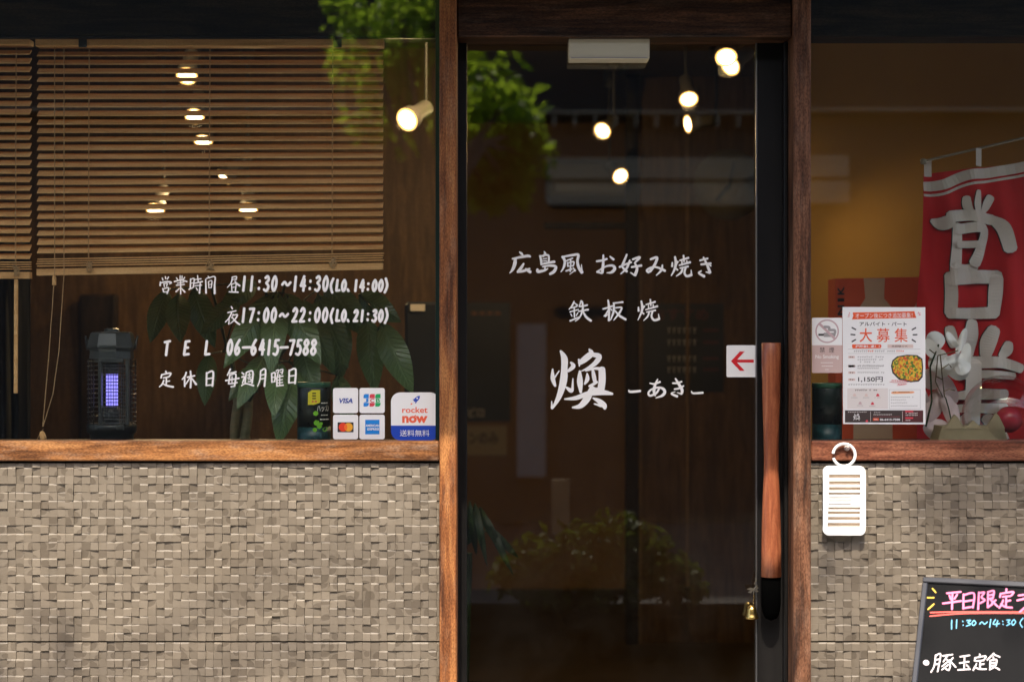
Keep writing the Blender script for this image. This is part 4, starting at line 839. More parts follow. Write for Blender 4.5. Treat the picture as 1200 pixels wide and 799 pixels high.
# canisters
M['can_teal'] = noisy('speckled_teal_label', [(.35,(.004,.022,.026)),(.6,(.008,.05,.055)),(.75,(.02,.13,.12))], (160,160,160), rough=.35)
M['can_dark'] = noisy('dark_can_label', [(.3,(.008,.013,.012)),(.7,(.014,.022,.020))], (50,50,50), rough=.3)
M['lid_green'] = mat('green_lid', (.022,.09,.05), .4)
M['leaf_yellow'] = mat('yellow_label', (.72,.62,.03), .5); M['leaf_lime'] = mat('lime_leaf_print', (.18,.5,.02), .5)
def canister(x0, x1, ytop, label, teal_from, full):
    cy_ = .052; k = (D+cy_)/(D*S); cx = P((x0+x1)/2,0,cy_).x; r = (x1-x0)/2*k; z = lambda py: CZ+(400-py)*k; zb = zs1 - .0125
    t = thing('canister', (cx, cy_, zb), label, 'canister')
    mb = MB(); mb.mat(M['can_teal']); mb.lathe((cx,cy_,0), [(0,zb),(r*.97,zb),(r,zb+.002),(r,z(teal_from))], 40); mb.mat(M['can_dark']); mb.lathe((cx,cy_,0), [(r,z(teal_from)-.0002),(r,z(ytop+7)),(r*.97,z(ytop+6))], 40)
    def cmap(px, py, l=0):
        X = (px-600)*k; d = max(-.98, min(.98, (X-cx)/r)); Y = cy_ - math.sqrt(1-d*d)*(r+l*1.5); kk = (D+Y)/(D*S); return Vector((X, Y, CZ+(400-py)*k))
    if full:
        mb.mat(M['leaf_yellow']); 
        for k0 in range(6):
            xa = 363 + 14*k0/6; xb = 363 + 14*(k0+1)/6
            ya = 457 + (3*(1-k0/2) if k0 < 2 else 0); yb_ = 474 - (2.5*((k0-3)/3) if k0 > 3 else 0)
            flat(mb, [(xa,ya),(xb,457 + (3*(1-(k0+1)/2) if k0 < 1 else 0)),(xb,474 - (2.5*((k0-2)/3) if k0 > 2 else 0)),(xa,yb_)], cmap, .0002)
        mb.mat(M['can_dark'])
        for y in (460,463,466): flat(mb, [(368,y),(372.5,y),(372.5,y+1.4),(368,y+1.4)], cmap, .0005)
        mb.mat(M['logo_red']); flat(mb, [(367.5,469.4),(373.5,469.4),(373.5,471),(367.5,471)], cmap, .0005)
        mb.mat(M['white_vinyl']); txt(mb, 'ハッカ', (373.5,474.5,386,482), cmap, .0003, bold=.01)
        for y, x0_, x1_ in ((471.5,378,385),(485.5,378,385),(490.5,377,386)): txt(mb, 'ーーー', (x0_,y,x1_,y+1.2), cmap, .0003, bold=.03)
        mb.mat(M['leaf_lime'])
        for (x, y, s) in ((372,484,3),(373,495,3.4),(376,499,3),(371,503,2.6),(382,503,2.6),(378,496,2),(385,500,2)):
            flat(mb, [(x-s,y-s*.2),(x-s*.3,y-s),(x+s*.8,y-s*.7),(x+s,y+s*.3),(x+s*.2,y+s),(x-s*.7,y+s*.7)], cmap, .0003)
    mb.build('can_body', None, t)
    mb = MB(); mb.lathe((cx,cy_,0), [(r*.97,z(ytop+6.2)),(r*1.015,z(ytop+6)),(r*1.015,z(ytop+1)),(r*.98,z(ytop)),(0,z(ytop))], 40); mb.build('lid', M['lid_green'], t)
canister(348.5, 387.5, 448, 'teal and black canister with a yellow label beside the card stickers', 500, True)
canister(951.8, 986.5, 449, 'dark canister with green lid below the no smoking sign', 497, False)

# ================================================================== MONEY TREE BEHIND THE LEFT WINDOW
def leaf_material(name, base, vein, nv=14):
    m = mat(name, base, .3, spec=.6); b = m.node_tree.nodes['Principled BSDF']
    at = N(m,'ShaderNodeAttribute'); at.attribute_name = 'luv'; sp = N(m,'ShaderNodeSeparateXYZ'); L(m, at.outputs['Vector'], sp.inputs[0])
    ab = N(m,'ShaderNodeMath'); ab.operation = 'ABSOLUTE'; L(m, sp.outputs[0], ab.inputs[0])
    ad = N(m,'ShaderNodeMath'); ad.operation = 'MULTIPLY_ADD'; ad.inputs[1].default_value = -.12; L(m, ab.outputs[0], ad.inputs[0]); L(m, sp.outputs[1], ad.inputs[2])
    mu = N(m,'ShaderNodeMath'); mu.operation = 'MULTIPLY'; mu.inputs[1].default_value = nv; L(m, ad.outputs[0], mu.inputs[0])
    fr = N(m,'ShaderNodeMath'); fr.operation = 'PINGPONG'; fr.inputs[1].default_value = .5; L(m, mu.outputs[0], fr.inputs[0])
    lt = N(m,'ShaderNodeMapRange'); lt.inputs[1].default_value = 0; lt.inputs[2].default_value = .14; lt.inputs[3].default_value = 1; lt.inputs[4].default_value = 0; L(m, fr.outputs[0], lt.inputs[0])
    md = N(m,'ShaderNodeMapRange'); md.inputs[1].default_value = .02; md.inputs[2].default_value = .1; md.inputs[3].default_value = 1; md.inputs[4].default_value = 0; L(m, ab.outputs[0], md.inputs[0])
    mm = N(m,'ShaderNodeMath'); mm.operation = 'MAXIMUM'; L(m, lt.outputs[0], mm.inputs[0]); L(m, md.outputs[0], mm.inputs[1])
    mh = N(m,'ShaderNodeMath'); mh.operation = 'MULTIPLY'; mh.inputs[1].default_value = .55; L(m, mm.outputs[0], mh.inputs[0])
    mx = N(m,'ShaderNodeMix'); mx.data_type = 'RGBA'; L(m, mh.outputs[0], mx.inputs[0]); mx.inputs[6].default_value = (*base,1); mx.inputs[7].default_value = (*vein,1); L(m, mx.outputs[2], b.inputs['Base Color'])
    bu = N(m,'ShaderNodeBump'); bu.inputs['Strength'].default_value = .6; bu.inputs['Distance'].default_value = .004; bu.invert = True
    L(m, mm.outputs[0], bu.inputs['Height']); L(m, bu.outputs[0], b.inputs['Normal'])
    return m
M['leaf'] = leaf_material('money_tree_leaf', (.12,.20,.07), (.21,.31,.13))
M['leaf_dark'] = mat('dark_leaf', (.02,.045,.012), .4)
M['trunk'] = noisy('braided_trunk', [(.3,(.12,.13,.06)),(.55,(.22,.19,.10)),(.8,(.36,.22,.11))], (14,14,40), rough=.75, bump=.4)
def leaf(vs, fs, uv, a, b, wd, bulge=.02, fold=.25, n=12, facing=Vector((0,-1,0))):
    a = Vector(a); b = Vector(b); ax = (b-a); ln = ax.length; ax.normalize(); side = ax.cross(facing).normalized(); up = side.cross(ax).normalized(); b0 = len(vs)
    if up.dot(facing) < 0: up = -up
    for i in range(n+1):
        t = i/n; w_ = wd*.5*(math.sin(math.pi*min(1,t*.985+.012)**.82))**.85 if 0 < t < 1 else .0004
        c = a + ax*ln*t + up*bulge*math.sin(math.pi*t)*1.0
        for j in range(-3,4):
            s = j/3; vs.append(c + side*w_*s - up*abs(s)*w_*fold + up*.002*math.sin(t*40+j)); uv.append((s, t, 0))
    for i in range(n):
        for j in range(6):
            p = b0+i*7+j; q = (p,p+1,p+8,p+7)
            if (vs[p+1]-vs[p]).cross(vs[p+7]-vs[p]).dot(facing) < 0: q = q[::-1]
            fs.append(q)
def leaf_mesh(name, specs, m, parent, loc):
    vs, fs, uv = [], [], []
    for s in specs: leaf(vs, fs, uv, *s)
    me = bpy.data.meshes.new(name); me.from_pydata([v - Vector(loc) for v in vs], [], fs); me.materials.append(m)
    a = me.attributes.new('luv','FLOAT_VECTOR','POINT'); a.data.foreach_set('vector', [c for u_ in uv for c in u_]); me.polygons.foreach_set('use_smooth',[True]*len(fs)); me.update()
    o = bpy.data.objects.new(name, me); COL.objects.link(o)
    if parent: o.parent = parent
    else: o.location = loc
    return o
tl = (P(284,0,.5).x, .5, 0)
t = thing('money_tree', tl, 'leafy green potted money tree behind the left window lettering', 'plant')
LP = lambda x0,y0,x1,y1,w,d0,d1,**k: (P(x0,y0,d0), P(x1,y1,d1), w*(D+d0)/(D*S), k.get('bulge',.02), k.get('fold',.25))
specs = [LP(322,344,262,432,34,.34,.24), LP(326,343,317,440,32,.33,.22), LP(334,344,376,428,36,.34,.24), LP(311,415,278,480,26,.36,.24), LP(327,424,321,490,28,.32,.20), LP(346,432,326,522,36,.34,.25,bulge=.03), LP(352,400,372,470,30,.40,.32),
 LP(446,378,484,462,34,.42,.36), LP(430,372,440,462,32,.5,.45), LP(208,345,212,402,30,.5,.42), LP(196,340,176,402,26,.6,.55), LP(226,338,252,408,30,.6,.5), LP(245,415,240,476,24,.55,.5), LP(300,430,268,470,22,.5,.42), LP(380,330,436,398,34,.55,.5), LP(372,345,408,432,34,.5,.45), LP(356,352,392,440,30,.45,.40), LP(400,372,398,450,28,.55,.5), LP(280,352,236,392,26,.5,.45), LP(420,345,470,378,30,.6,.55), LP(300,330,256,366,26,.6,.5), LP(395,440,412,500,26,.5,.45)]
leaf_mesh('foliage', specs, M['leaf'], t, tl)
mb = MB()
hubs = [((325,343,.34),(300,460,.47)), ((338,424,.36),(292,470,.47)), ((440,366,.52),(292,468,.5)), ((216,338,.56),(280,462,.5)), ((378,335,.52),(290,466,.5)), ((262,412,.55),(280,468,.5))]
for (a, b) in hubs: mb.tube([P(*b), P((a[0]+b[0])/2, min(a[1],(a[1]+b[1])/2-14), (a[2]+b[2])/2), P(*a)], [.0055,.004,.003], 6)
for s in specs: 
    h = min((P(*hh[0]) for hh in hubs), key=lambda p: (p - s[0]).length)
    if (h - s[0]).length > .01: mb.tube([h, s[0]], .0022, 5)
mb.build('stem', M['leaf_dark'], t)
mb = MB()
for ph in (0, 2.1, 4.2):
    pts = []; rs = []
    for i in range(22):
        f = i/21; a = ph + f*9; c = P(283, 0, .49); z = .42 + (P(0,455,.49).z - .42)*f; pts.append((c.x + .019*math.cos(a), c.y + .019*math.sin(a), z)); rs.append(.016 - .003*f)
    mb.tube(pts, rs, 8)
mb.build('trunk', M['trunk'], t)
mb = MB(); mb.lathe((tl[0], .49, 0), [(0,.001),(.12,.001),(.16,.40),(.17,.42),(.15,.42),(.14,.39),(0,.39)], 28); mb.build('pot', mat('white_pot', (.5,.48,.45), .5), t)
# ================================================================== INSIDE THE SHOP
WY = 5.2
# partition with amber wash beside the right window
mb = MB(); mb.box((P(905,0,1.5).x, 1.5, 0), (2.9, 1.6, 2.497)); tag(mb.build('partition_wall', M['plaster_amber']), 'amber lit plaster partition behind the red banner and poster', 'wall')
# dark post and head beam of an inner doorway
py_ = 3.4
mb = MB(); mb.box((P(734,0,py_).x, py_, 0), (P(748,0,py_).x, py_+.09, 2.497)); t = mb.build('inner_post', M['dark_wood']); tag(t, 'dark upright timber post seen through the middle of the door', 'post')
mb = MB(); mb.box((P(748,0,py_).x+.0005, py_+.03, .0), (P(753,0,py_).x, py_+.085, P(0,262,py_).z)); mb.build('trim', M['trim_wood'], t)  # pale strip stands for the light catching the post's right edge
mb = MB(); mb.box((P(638,0,py_).x, py_+.005, P(0,268,py_).z), (P(734,0,py_).x-.0005, py_+.06, P(0,261,py_).z)); mb.build('head_rail', M['dark_wood'], t)
mb = MB(); mb.box((P(753,0,py_).x+.001, py_+.05, 0), (P(900,0,py_).x, py_+.07, 2.497)); tag(mb.build('board_partition', M['brown_board']), 'dark brown boarded partition right of the inner post', 'wall')
mb = MB(); mb.box((P(805,0,py_).x, py_+.034, P(0,690,py_).z), (P(808.5,0,py_).x, py_+.0495, 2.4)); tag(mb.build('wall_batten', M['trim_wood']), 'thin upright wooden batten on the dark partition', 'batten')
# posters on the walls inside
yy = WY - .012
mb = MB(); mb.mat(M['brown_print']); a, b = P(530,355,yy), P(598,494,yy); mb.box((a.x,yy,b.z),(b.x,yy+.01,a.z)); im = plane_map(yy-.002); 
m_board = mat('black_menu_print', (.01,.011,.014), .4); mb.mats[0] = m_board
mb.mat(M['salmon_print']); 
for i in range(4): flat(mb, [(553+i*9,366),(559+i*9,366),(559+i*9,369),(553+i*9,369)], im, .001)
mb.mat(M['panel_print']); txt(mb, 'ビロ', (549,478,567,489), im, .001, bold=.02)
tag(mb.build('menu_poster', m_board), 'black menu poster on the back wall left of the shop name', 'poster')
mb = MB(); mb.mat(mat('cream_paper', (.42,.33,.2), .7)); a, b = P(530,499,yy), P(594,534,yy); mb.box((a.x,yy,b.z),(b.x,yy+.01,a.z)); mb.mat(M['brown_print']); txt(mb, 'ンのみ', (550,507,584,521), im, .001, bold=.02)
tag(mb.build('paper_notice'), 'cream paper notice pinned under the black menu poster', 'notice')
yp = py_ + .046; ip = plane_map(yp-.002); mb = MB(); mb.mat(m_board); a, b = P(752,356,yp), P(848,460,yp); mb.box((P(754,0,yp).x,yp,b.z),(b.x,yp+.003,a.z))
mb.mat(M['maroon_print']); txt(mb, 'おすすめ', (765,362,830,376), ip, .001, bold=.02); mb.mat(M['grey_print'])
for i, (y, n) in enumerate(((388,'牛すじ焼'),(402,'砂ずり焼'),(421,'とん平焼'),(434,'焼そば'))): dx=0; mb.mat(M['grey_print']); dashes(mb, (780,y-4,818,y+4), 4, 200+i, l=.001) if False else None
g = random.Random(5)
for y in (388,402,421,434):
    for k in range(6):
        x = 782 + k*6; flat(mb, [(x,y-3),(x+4,y-3.4),(x+4,y-2.2),(x,y-1.8)], ip, .001); flat(mb, [(x+1.4,y-2),(x+2.4,y-2),(x+2.6,y+3),(x+1.2,y+3)], ip, .0013)
mb.mat(M['maroon_print'])
for y in (388,402,421,434): flat(mb, [(824,y-2),(842,y-2),(842,y+1),(824,y+1)], ip, .001)
tag(mb.build('menu_poster'), 'dark specials poster with red heading on the inner partition', 'poster')
# wall clock
mb = MB(); c = P(855,216,py_+.0); mb.lathe((c.x, py_+.045, c.z), [(0,-.02),(.13,-.02),(.15,-.012),(.155,0),(0,0)][::1], 36, Matrix.Rotation(R(-90),4,'X').inverted()); t = tag(mb.build('wall_clock', mat('clock_face', (.15,.13,.10), .6)), 'round pale wall clock high on the inner partition', 'clock')
mb = MB(); mb.tube([(c.x,py_+.02,c.z),(c.x-.06,py_+.02,c.z-.07)], .005, 6); mb.tube([(c.x,py_+.018,c.z),(c.x+.02,py_+.018,c.z+.1)], .004, 6); mb.build('clock_hand', M['black_print'], t)
# air conditioner / duct casing high on the back wall
mb = MB(); a, b = P(640,186,WY-.3), P(745,236,WY-.3); mb.box((a.x,WY-.3,b.z),(b.x,WY-.02,a.z),.03); t = tag(mb.build('air_conditioner', mat('aged_white_plastic', (.16,.13,.10), .6)), 'pale wall air conditioner high at the back of the shop', 'appliance')
mb = MB(); mb.box((a.x+.05,WY-.306,b.z+.05),(b.x-.05,WY-.2995,b.z+.09)); mb.build('louvre', M['grey_print'], t)
# dark cabinet, curtain and counter seen behind the left window
mb = MB(); a, b = P(474,354,1.3), P(535,700,1.3); mb.box((a.x,1.3,0),(b.x,1.8,a.z),.01); t = tag(mb.build('dark_cabinet', noisy('black_cabinet', [(.3,(.010,.011,.014)),(.7,(.018,.019,.022))], (6,6,2), rough=.35)), 'black cabinet with a pale top label behind the window right edge', 'cabinet')
mb = MB(); a, b = P(481,357,1.295), P(498,365,1.295); mb.box((a.x,1.293,b.z),(b.x,1.2985,a.z)); mb.build('cabinet_label', mat('pale_label', (.42,.38,.33), .6), t)
mb = MB(); X0, X1 = P(-120,0,.7).x, P(37,0,.7).x; n = 60; vs=[]; fs=[]
for i in range(n+1):
    x = X0 + (X1-X0)*i/n; y = .7 + .025*math.sin(i*.9) + .01*math.sin(i*2.3)
    vs += [(x,y,.05),(x,y,1.62),(x,y+.004,1.62),(x,y+.004,.05)]
for i in range(n):
    p=i*4; fs += [(p,p+4,p+5,p+1),(p+1,p+5,p+6,p+2),(p+2,p+6,p+7,p+3),(p+3,p+7,p+4,p)]
mb.add(vs, fs, True); tag(mb.build('curtain', mat('charcoal_cloth', (.018,.018,.018), .9)), 'charcoal curtain at far left under the second blind', 'curtain')
mb = MB(); a, b = P(92,345,2.6), P(136,700,2.6); mb.box((a.x,2.6,0),(b.x,2.66,a.z),.01); tag(mb.build('inner_door', M['dark_wood']), 'dark brown inner door behind the insect lantern', 'door')
mb = MB(); mb.box((-2.9,2.67,0),(P(534,0,2.67).x,2.75,2.497)); tag(mb.build('rear_partition', M['brown_board']), 'dark brown boarded partition behind the money tree', 'wall')
# the counter and a dark palm inside the door
tp = (P(548,0,.8).x, .8, 0); t = thing('palm_plant', tp, 'dark arching leaves of a palm inside the door at the left', 'plant'); g = random.Random(11)
hub = P(545,640,.8); spec = []
for k in range(13):
    a = -1.2 + 2.4*k/12; st = hub + Vector((math.sin(a)*.08, g.uniform(-.06,.06), .14*math.cos(a))); en = hub + Vector((math.sin(a)*.17, g.uniform(-.1,.1), .02 - .12*abs(math.sin(a)) + g.uniform(-.03,.06)))
    spec.append((st, en, .022, .035, .2))
leaf_mesh('foliage', spec, M['leaf_dark'], t, tp)
mb = MB(); mb.tube([(hub.x,.8,.3),(hub.x+.01,.8,hub.z-.02)], .012, 8)
for s in spec: mb.tube([hub, s[0]], .003, 5)
mb.build('stem', M['leaf_dark'], t); mb = MB(); mb.lathe((hub.x,.8,0), [(0,.001),(.1,.001),(.13,.30),(.11,.30),(0,.28)], 20); mb.build('pot', M['black_matt'], t)

# ---- lamps
M['lamp_white'] = mat('lamp_grey_enamel', (.13,.12,.105), .45)
M['lamp_dark'] = mat('lamp_stem_dark', (.03,.027,.024), .5)
M['bulb_rim'] = mat('warm_lamp_reflector', (.8,.5,.2), .3, emit=(1,.50,.14), es=.9)  # emission paints a warm glowing edge round the bulb
M['bulb'] = mat('lit_bulb', (1,.9,.7), .5, emit=(1,.70,.34), es=9)
LAMPG = 'ceiling spotlights inside the shop'
def lamp(px, py, y, tilt, az, label, energy=2, size=1.0, cone=95):
    c = P(px, py, y); t = thing('spot_lamp', (c.x, y, c.z), label, 'lamp', LAMPG)
    Rm = Matrix.Rotation(R(az),4,'Z') @ Matrix.Rotation(R(tilt),4,'Y')      # the beam points along -z before turning
    mb = MB(); mb.lathe(c, [(.021*size,.004),(.034*size,.0),(.036*size,.004),(.034*size,.03),(.024*size,.055),(.024*size,.12),(.018*size,.128),(0,.128)], 20, Rm); mb.build('lamp_body', M['lamp_white'], t)
    mb = MB(); mb.lathe(c, [(0,-.008),(.017*size,-.006),(.0265*size,.0),(.0265*size,.0035),(0,.0036)], 20, Rm); mb.build('bulb', M['bulb'], t)
    mb = MB(); mb.lathe(c, [(.0287*size,.002),(.0288*size,-.001),(.0338*size,-.0015),(.0342*size,.0)], 20, Rm); mb.build('reflector_rim', M['bulb_rim'], t)
    top = c + Rm @ Vector((0,0,.12)); mb = MB(); mb.tube([top, (top.x,top.y,top.z+.03), (top.x, top.y, 2.496)], .006, 6); mb.lathe((top.x,top.y,2.42), [(0,0),(.024,0),(.026,.008),(.026,.072),(0,.0725)], 14); mb.build('stem', M['lamp_dark'], t)
    ld = bpy.data.lights.new('lamp_light','SPOT'); ld.energy = energy; ld.color = (1,.66,.32); ld.spot_size = R(cone*1.3); ld.spot_blend = 1; ld.shadow_soft_size = .03
    lo = bpy.data.objects.new('lamp_light', ld); COL.objects.link(lo); lo.parent = t; lo.matrix_local = Rm @ Matrix.Translation((0,0,-.02))
lamp(851,68,1.0,48,86,'brightest ceiling spotlight at the top right of the door glass')
lamp(856,78,1.35,62,50,'smaller ceiling spotlight just under the brightest one in the door')
lamp(807,117,2.0,46,92,'ceiling spotlight with two part white body near the door right side')
lamp(706,154,2.6,62,62,'tilted ceiling spotlight nearest the door middle')
lamp(727,207,3.2,64,112,'lowest ceiling spotlight in the door glass')
lamp(806,146,2.4,80,18,'ceiling spotlight seen edge on as a thin sliver in the door')
lamp(477,141,1.1,66,60,'glaring ceiling spotlight between the blind and left pillar', 2, 1.1)
lamp(219,90,1.3,45,90,'topmost ceiling spotlight seen through the blind')
lamp(228,137,1.9,45,90,'second ceiling spotlight from the top behind the blind')
lamp(238,166,2.3,35,90,'small third ceiling spotlight down behind the blind', 6)
lamp(262,208,2.45,50,20,'dim sliver of ceiling spotlight mid way down the blind', 6)
lamp(182,247,2.2,45,80,'lower left ceiling spotlight showing through the blind slats', 6)
lamp(291,247,2.3,45,100,'lower right ceiling spotlight showing through the blind slats', 6)
lamp(940,215,1.15,62,205,'ceiling spotlight behind the right pillar washing the amber partition', 1.4, 1, 80)
lamp(600,-45,.6,52,-90,'spotlight above the door beam aimed at the back wall', 31, 1, 80)  # added source, hidden by the beam, to lift the back wall out of black
lamp(180,-45,.6,52,-90,'spotlight above the blinds aimed at the dark rear partition', 7, 1, 80)  # likewise added out of sight, to light the room behind the blinds
for X0, Y0, X1, Y1, lb in ((P(870,60,.5).x,.5,P(727,60,3.3).x,3.3,'dark ceiling track carrying the spotlights over the door'),(P(219,60,.9).x,.9,P(262,60,2.55).x,2.55,'dark ceiling track above the left window blinds')):
    mb = MB(); mb.tube([(X0,Y0,2.485),(X1,Y1,2.485)], .014, 4); tag(mb.build('lamp_track', M['black']), lb, 'track')

# ================================================================== BEHIND THE RIGHT WINDOW
M['flag_red'] = mat('red_banner_cloth', (.58,.007,.008), .75); M['flag_white'] = mat('white_banner_print', (.70,.61,.54), .8); M['flag_edge'] = mat('black_banner_outline', (.012,.01,.01), .8)
FY = .34; fk = (D+FY)/(D*S)
def fdep(px, py):
    return FY + .014*math.sin(px*.085 + py*.012) + .009*math.sin(px*.19 - py*.02) + .010*math.sin(py*.03 + px*.02)
def fmap(px, py, l=0):
    k = fk; return Vector(((px-600)*k, fdep(px,py) - l*6 - .0008, CZ + (400-py)*k))
t = thing('open_banner', (P(1160,0,FY).x, FY, .3), 'red hanging cloth banner with white brush writing behind the right window', 'banner')
mb = MB(); nx, ny = 46, 60; vs=[]; fs=[]
def fxy(i, j):
    v_ = j/ny; u_ = i/nx; xl = 1084 - 14*v_ - 4*math.sin(v_*3.1)*(1-v_) ; yt = 204 - 26*(u_) ; return xl + (1335-xl)*u_, yt + (640-yt)*v_
for j in range(ny+1):
    for i in range(nx+1): x, y = fxy(i,j); p = fmap(x,y,0); p.y += .0012; vs.append(p)
o_ = len(vs)
for j in range(ny+1):
    for i in range(nx+1): x, y = fxy(i,j); p = fmap(x,y,0); p.y += .0020; vs.append(p)
for j in range(ny):
    for i in range(nx):
        p = j*(nx+1)+i; fs.append((p,p+nx+1,p+nx+2,p+1)); fs.append((o_+p,o_+p+1,o_+p+nx+2,o_+p+nx+1))
mb.add(vs, fs, True); mb.build('cloth', M['flag_red'], t)
def fstroke(name, mt, sts, w=None, x0=1060, y0=160, s=2.157, ws=1.0):
    mb = MB(); strokes(mb, sts, x0, y0, s, fmap, w=w, ws=ws, cap=.3); mb.build(name, mt, t)
BANNER = [[(150,158,18),(152,178,22),(162,196,14)],[(180,142,14),(178,170,20),(180,192,16)],[(216,156,22),(204,178,24),(192,196,12)],[(68,214,10),(92,222,34),(112,216,30)],[(108,206,30),(160,202,28),(222,212,26)],[(222,210,20),(250,235,34),(266,286,34)],
 [(126,228,24),(126,280,28),(124,328,30)],[(126,238,26),(196,234,26),(190,285,28),(176,322,30)],[(128,276,18),(188,274,18)],[(118,334,28),(150,338,26),(180,330,20)],
 [(112,350,26),(116,400,30),(114,448,28)],[(114,362,32),(180,356,34),(238,356,34)],[(234,358,30),(230,400,34),(224,450,30)],[(110,448,26),(170,448,28),(228,446,30)]]
B2 = [[(196,118,50),(206,170,60),(215,215,40)],[(330,84,60),(318,160,88),(300,260,70)],[(440,125,70),(410,190,80),(392,268,50)],[(512,200,40),(500,240,60),(470,272,40)],[(190,300,50),(330,306,66),(470,306,60),(580,340,50)],
 [(250,380,40),(400,370,44),(540,380,40)],[(225,490,40),(340,480,60),(500,480,54)],[(235,560,44),(330,556,50),(500,560,60)],[(330,310,86),(325,480,96),(322,690,80)],[(300,600,50),(250,660,60),(215,740,50)],[(400,610,60),(450,660,70),(510,740,60)]]
fstroke('writing_outline', M['flag_edge'], [[(p[0],p[1],p[2]+2.4) for p in s] for s in BANNER])
def fmap_lift(px, py, l=0): return fmap(px, py, l + .0012)
mb = MB(); strokes(mb, BANNER, 1060, 160, 2.157, fmap_lift, cap=.3); strokes(mb, B2, 1070, 360, 4.7, fmap_lift, cap=.3); mb.build('writing', M['flag_white'], t)
fstroke('writing_outline', M['flag_edge'], [[(p[0],p[1],p[2]+5) for p in s] for s in B2], x0=1070, y0=360, s=4.7)
mb = MB(); strokes(mb, [[(1083,219,11),(1105,217,12),(1130,207,12),(1160,203,12),(1215,194,12)]], 0,0,1, fmap, cap=.02); strokes(mb, [[(1083,229,1.8),(1105,228,1.8),(1130,218,1.8),(1160,213,1.8),(1215,204,1.8)]], 0,0,1, fmap, cap=.02); mb.build('white_band', M['flag_white'], t)
mb = MB(); strokes(mb, [[(1089,188,9),(1089,207,9)],[(1146,175,8),(1145,196,8)]], 0,0,1, fmap, cap=.02); mb.build('tie_loop', M['flag_white'], t)
mb = MB(); mb.tube([P(1081,190,FY), P(1215,159,FY), P(1330,132,FY)], .0034, 8); mb.lathe(P(1082,190,FY), [(0,-.009),(.008,-.006),(.009,0),(.008,.006),(0,.009)], 12); mb.build('pole', mat('dull_pole', (.28,.23,.16), .5), t)

# orange box picture panel with vertical letters
oy = .62; mb = MB(); mb.mat(mat('orange_box_print', (.66,.09,.02), .5)); mb.prism([P(x,y,oy) for x,y in ((979,327),(1084,325),(1084,520),(979,520))], (0,.12,0)); om = plane_map(oy-.002)
mb.mat(mat('peach_print', (.58,.40,.25), .55)); flat(mb, [(1012,326.5),(1037,326.5),(1036,350),(1046,362),(1046,519),(1000,519),(1000,372),(1014,350)], om, .001); flat(mb, [(1060,380),(1083,340),(1083,372),(1070,392)], om, .001)
mb.mat(M['brown_print'])
for ch, y0, y1 in (('N',358,370),('I',350,354),('K',336,346)):
    def rot_map(px, py, l=0, y0=y0, y1=y1): return om(981.5 + (py-0)*8, y1 - px*(y1-y0), l)
    txt(mb, ch, (0,0,1,1), rot_map, .001, bold=.03)
tag(mb.build('picture_box'), 'orange and cream printed box leaning behind the recruitment poster', 'box')

# white orchid in a cream wrapped pot, with a wire clip
ry = .09; RP = lambda x, y, d=0: P(x, y, ry + d)
t = thing('orchid', (RP(1125,517).x, ry, zs1-.0125), 'white orchid blooms in cream wrapping beside the recruitment poster', 'plant')
M['petal'] = noisy('white_petal', [(.3,(.80,.78,.77)),(.7,(.87,.85,.84))], (20,20,20), rough=.55); M['petal_pink'] = noisy('pinkish_petal', [(.3,(.62,.47,.47)),(.7,(.72,.57,.57))], (20,20,20), rough=.55)
def petals(name, m, items):
    mb = MB(); rg = random.Random(4)
    for (cx, cy, rx, ry_, a, d) in items:
        n = 22; vs = []; c, s = math.cos(R(a)), math.sin(R(a))
        for rr in (0, .55, 1):
            for k in range(n if rr else 1):
                q = 2*math.pi*k/n; wob = (.80 + .28*abs(math.sin(q))**3) * (1 + .05*math.sin(q*3+cx)); x, y = rx*rr*math.cos(q)*wob, ry_*rr*math.sin(q)*wob
                vs.append(RP(cx + x*c - y*s, cy + x*s + y*c, d + .005*(1-rr*rr) *-1 + .008*math.sin(q*2+cx)*rr))
        fs = [(0,1+k,1+(k+1)%n) for k in range(n)] + [(1+k,1+n+k,1+n+(k+1)%n,1+(k+1)%n) for k in range(n)]
        mb.add(vs, fs, True)
    mb.build(name, m, t)
petals('blossom', M['petal'], [(1122,430,19,15,-20,0),(1127,400,6,15,20,-.012),(1116,399,5,11,-35,-.014),(1131,420,9,16,10,-.02),(1112,426,10,8,20,-.018),(1128,430,12,9,30,-.022)])
petals('blossom', M['petal'], [(1100,424,15,13,15,.03),(1092,410,10,13,-35,.02),(1096,400,14,11,10,.035),(1104,432,12,10,0,.012)])
petals('blossom', M['petal_pink'], [(1092,444,16,12,40,.045),(1110,456,13,18,-30,.05),(1094,476,14,20,25,.06),(1114,482,12,19,-20,.052),(1098,504,20,12,10,.06),(1080,470,12,18,-15,.065)])
mb = MB(); mb.tube([RP(1085,500,.03),RP(1092,470,.02),RP(1090,430,.02),RP(1100,404,.02)], .0025, 6); mb.tube([RP(1118,510,.02),RP(1112,480,.01),RP(1108,466,-.02)], .0018, 6); mb.build('stem', M['leaf_dark'], t)
mb = MB(); zz = -.032
for a_ in ([(1123,411),(1112,414),(1099,417)],[(1099,417),(1097,440),(1096,447),(1105,466)],[(1102,416),(1104,440),(1107,466)],[(1097,416),(1089,410)],[(1103,433),(1112,427),(1115,431)],[(1106,459),(1112,456),(1119,458)],[(1096,441),(1104,445)]): mb.tube([RP(x,y,zz) for x,y in a_], .0016, 6)
mb.build('wire_clip', mat('bronze_wire', (.16,.12,.07), .4, .8), t)
M['wrap'] = noisy('cream_wrapping', [(.3,(.26,.20,.11)),(.7,(.34,.27,.16))], (9,9,9), rough=.65)
mb = MB(); mb.prism([RP(1098,521,-.03),RP(1182,521,-.03),RP(1176,500,-.03),RP(1104,500,-.03)], (0,.09,0))
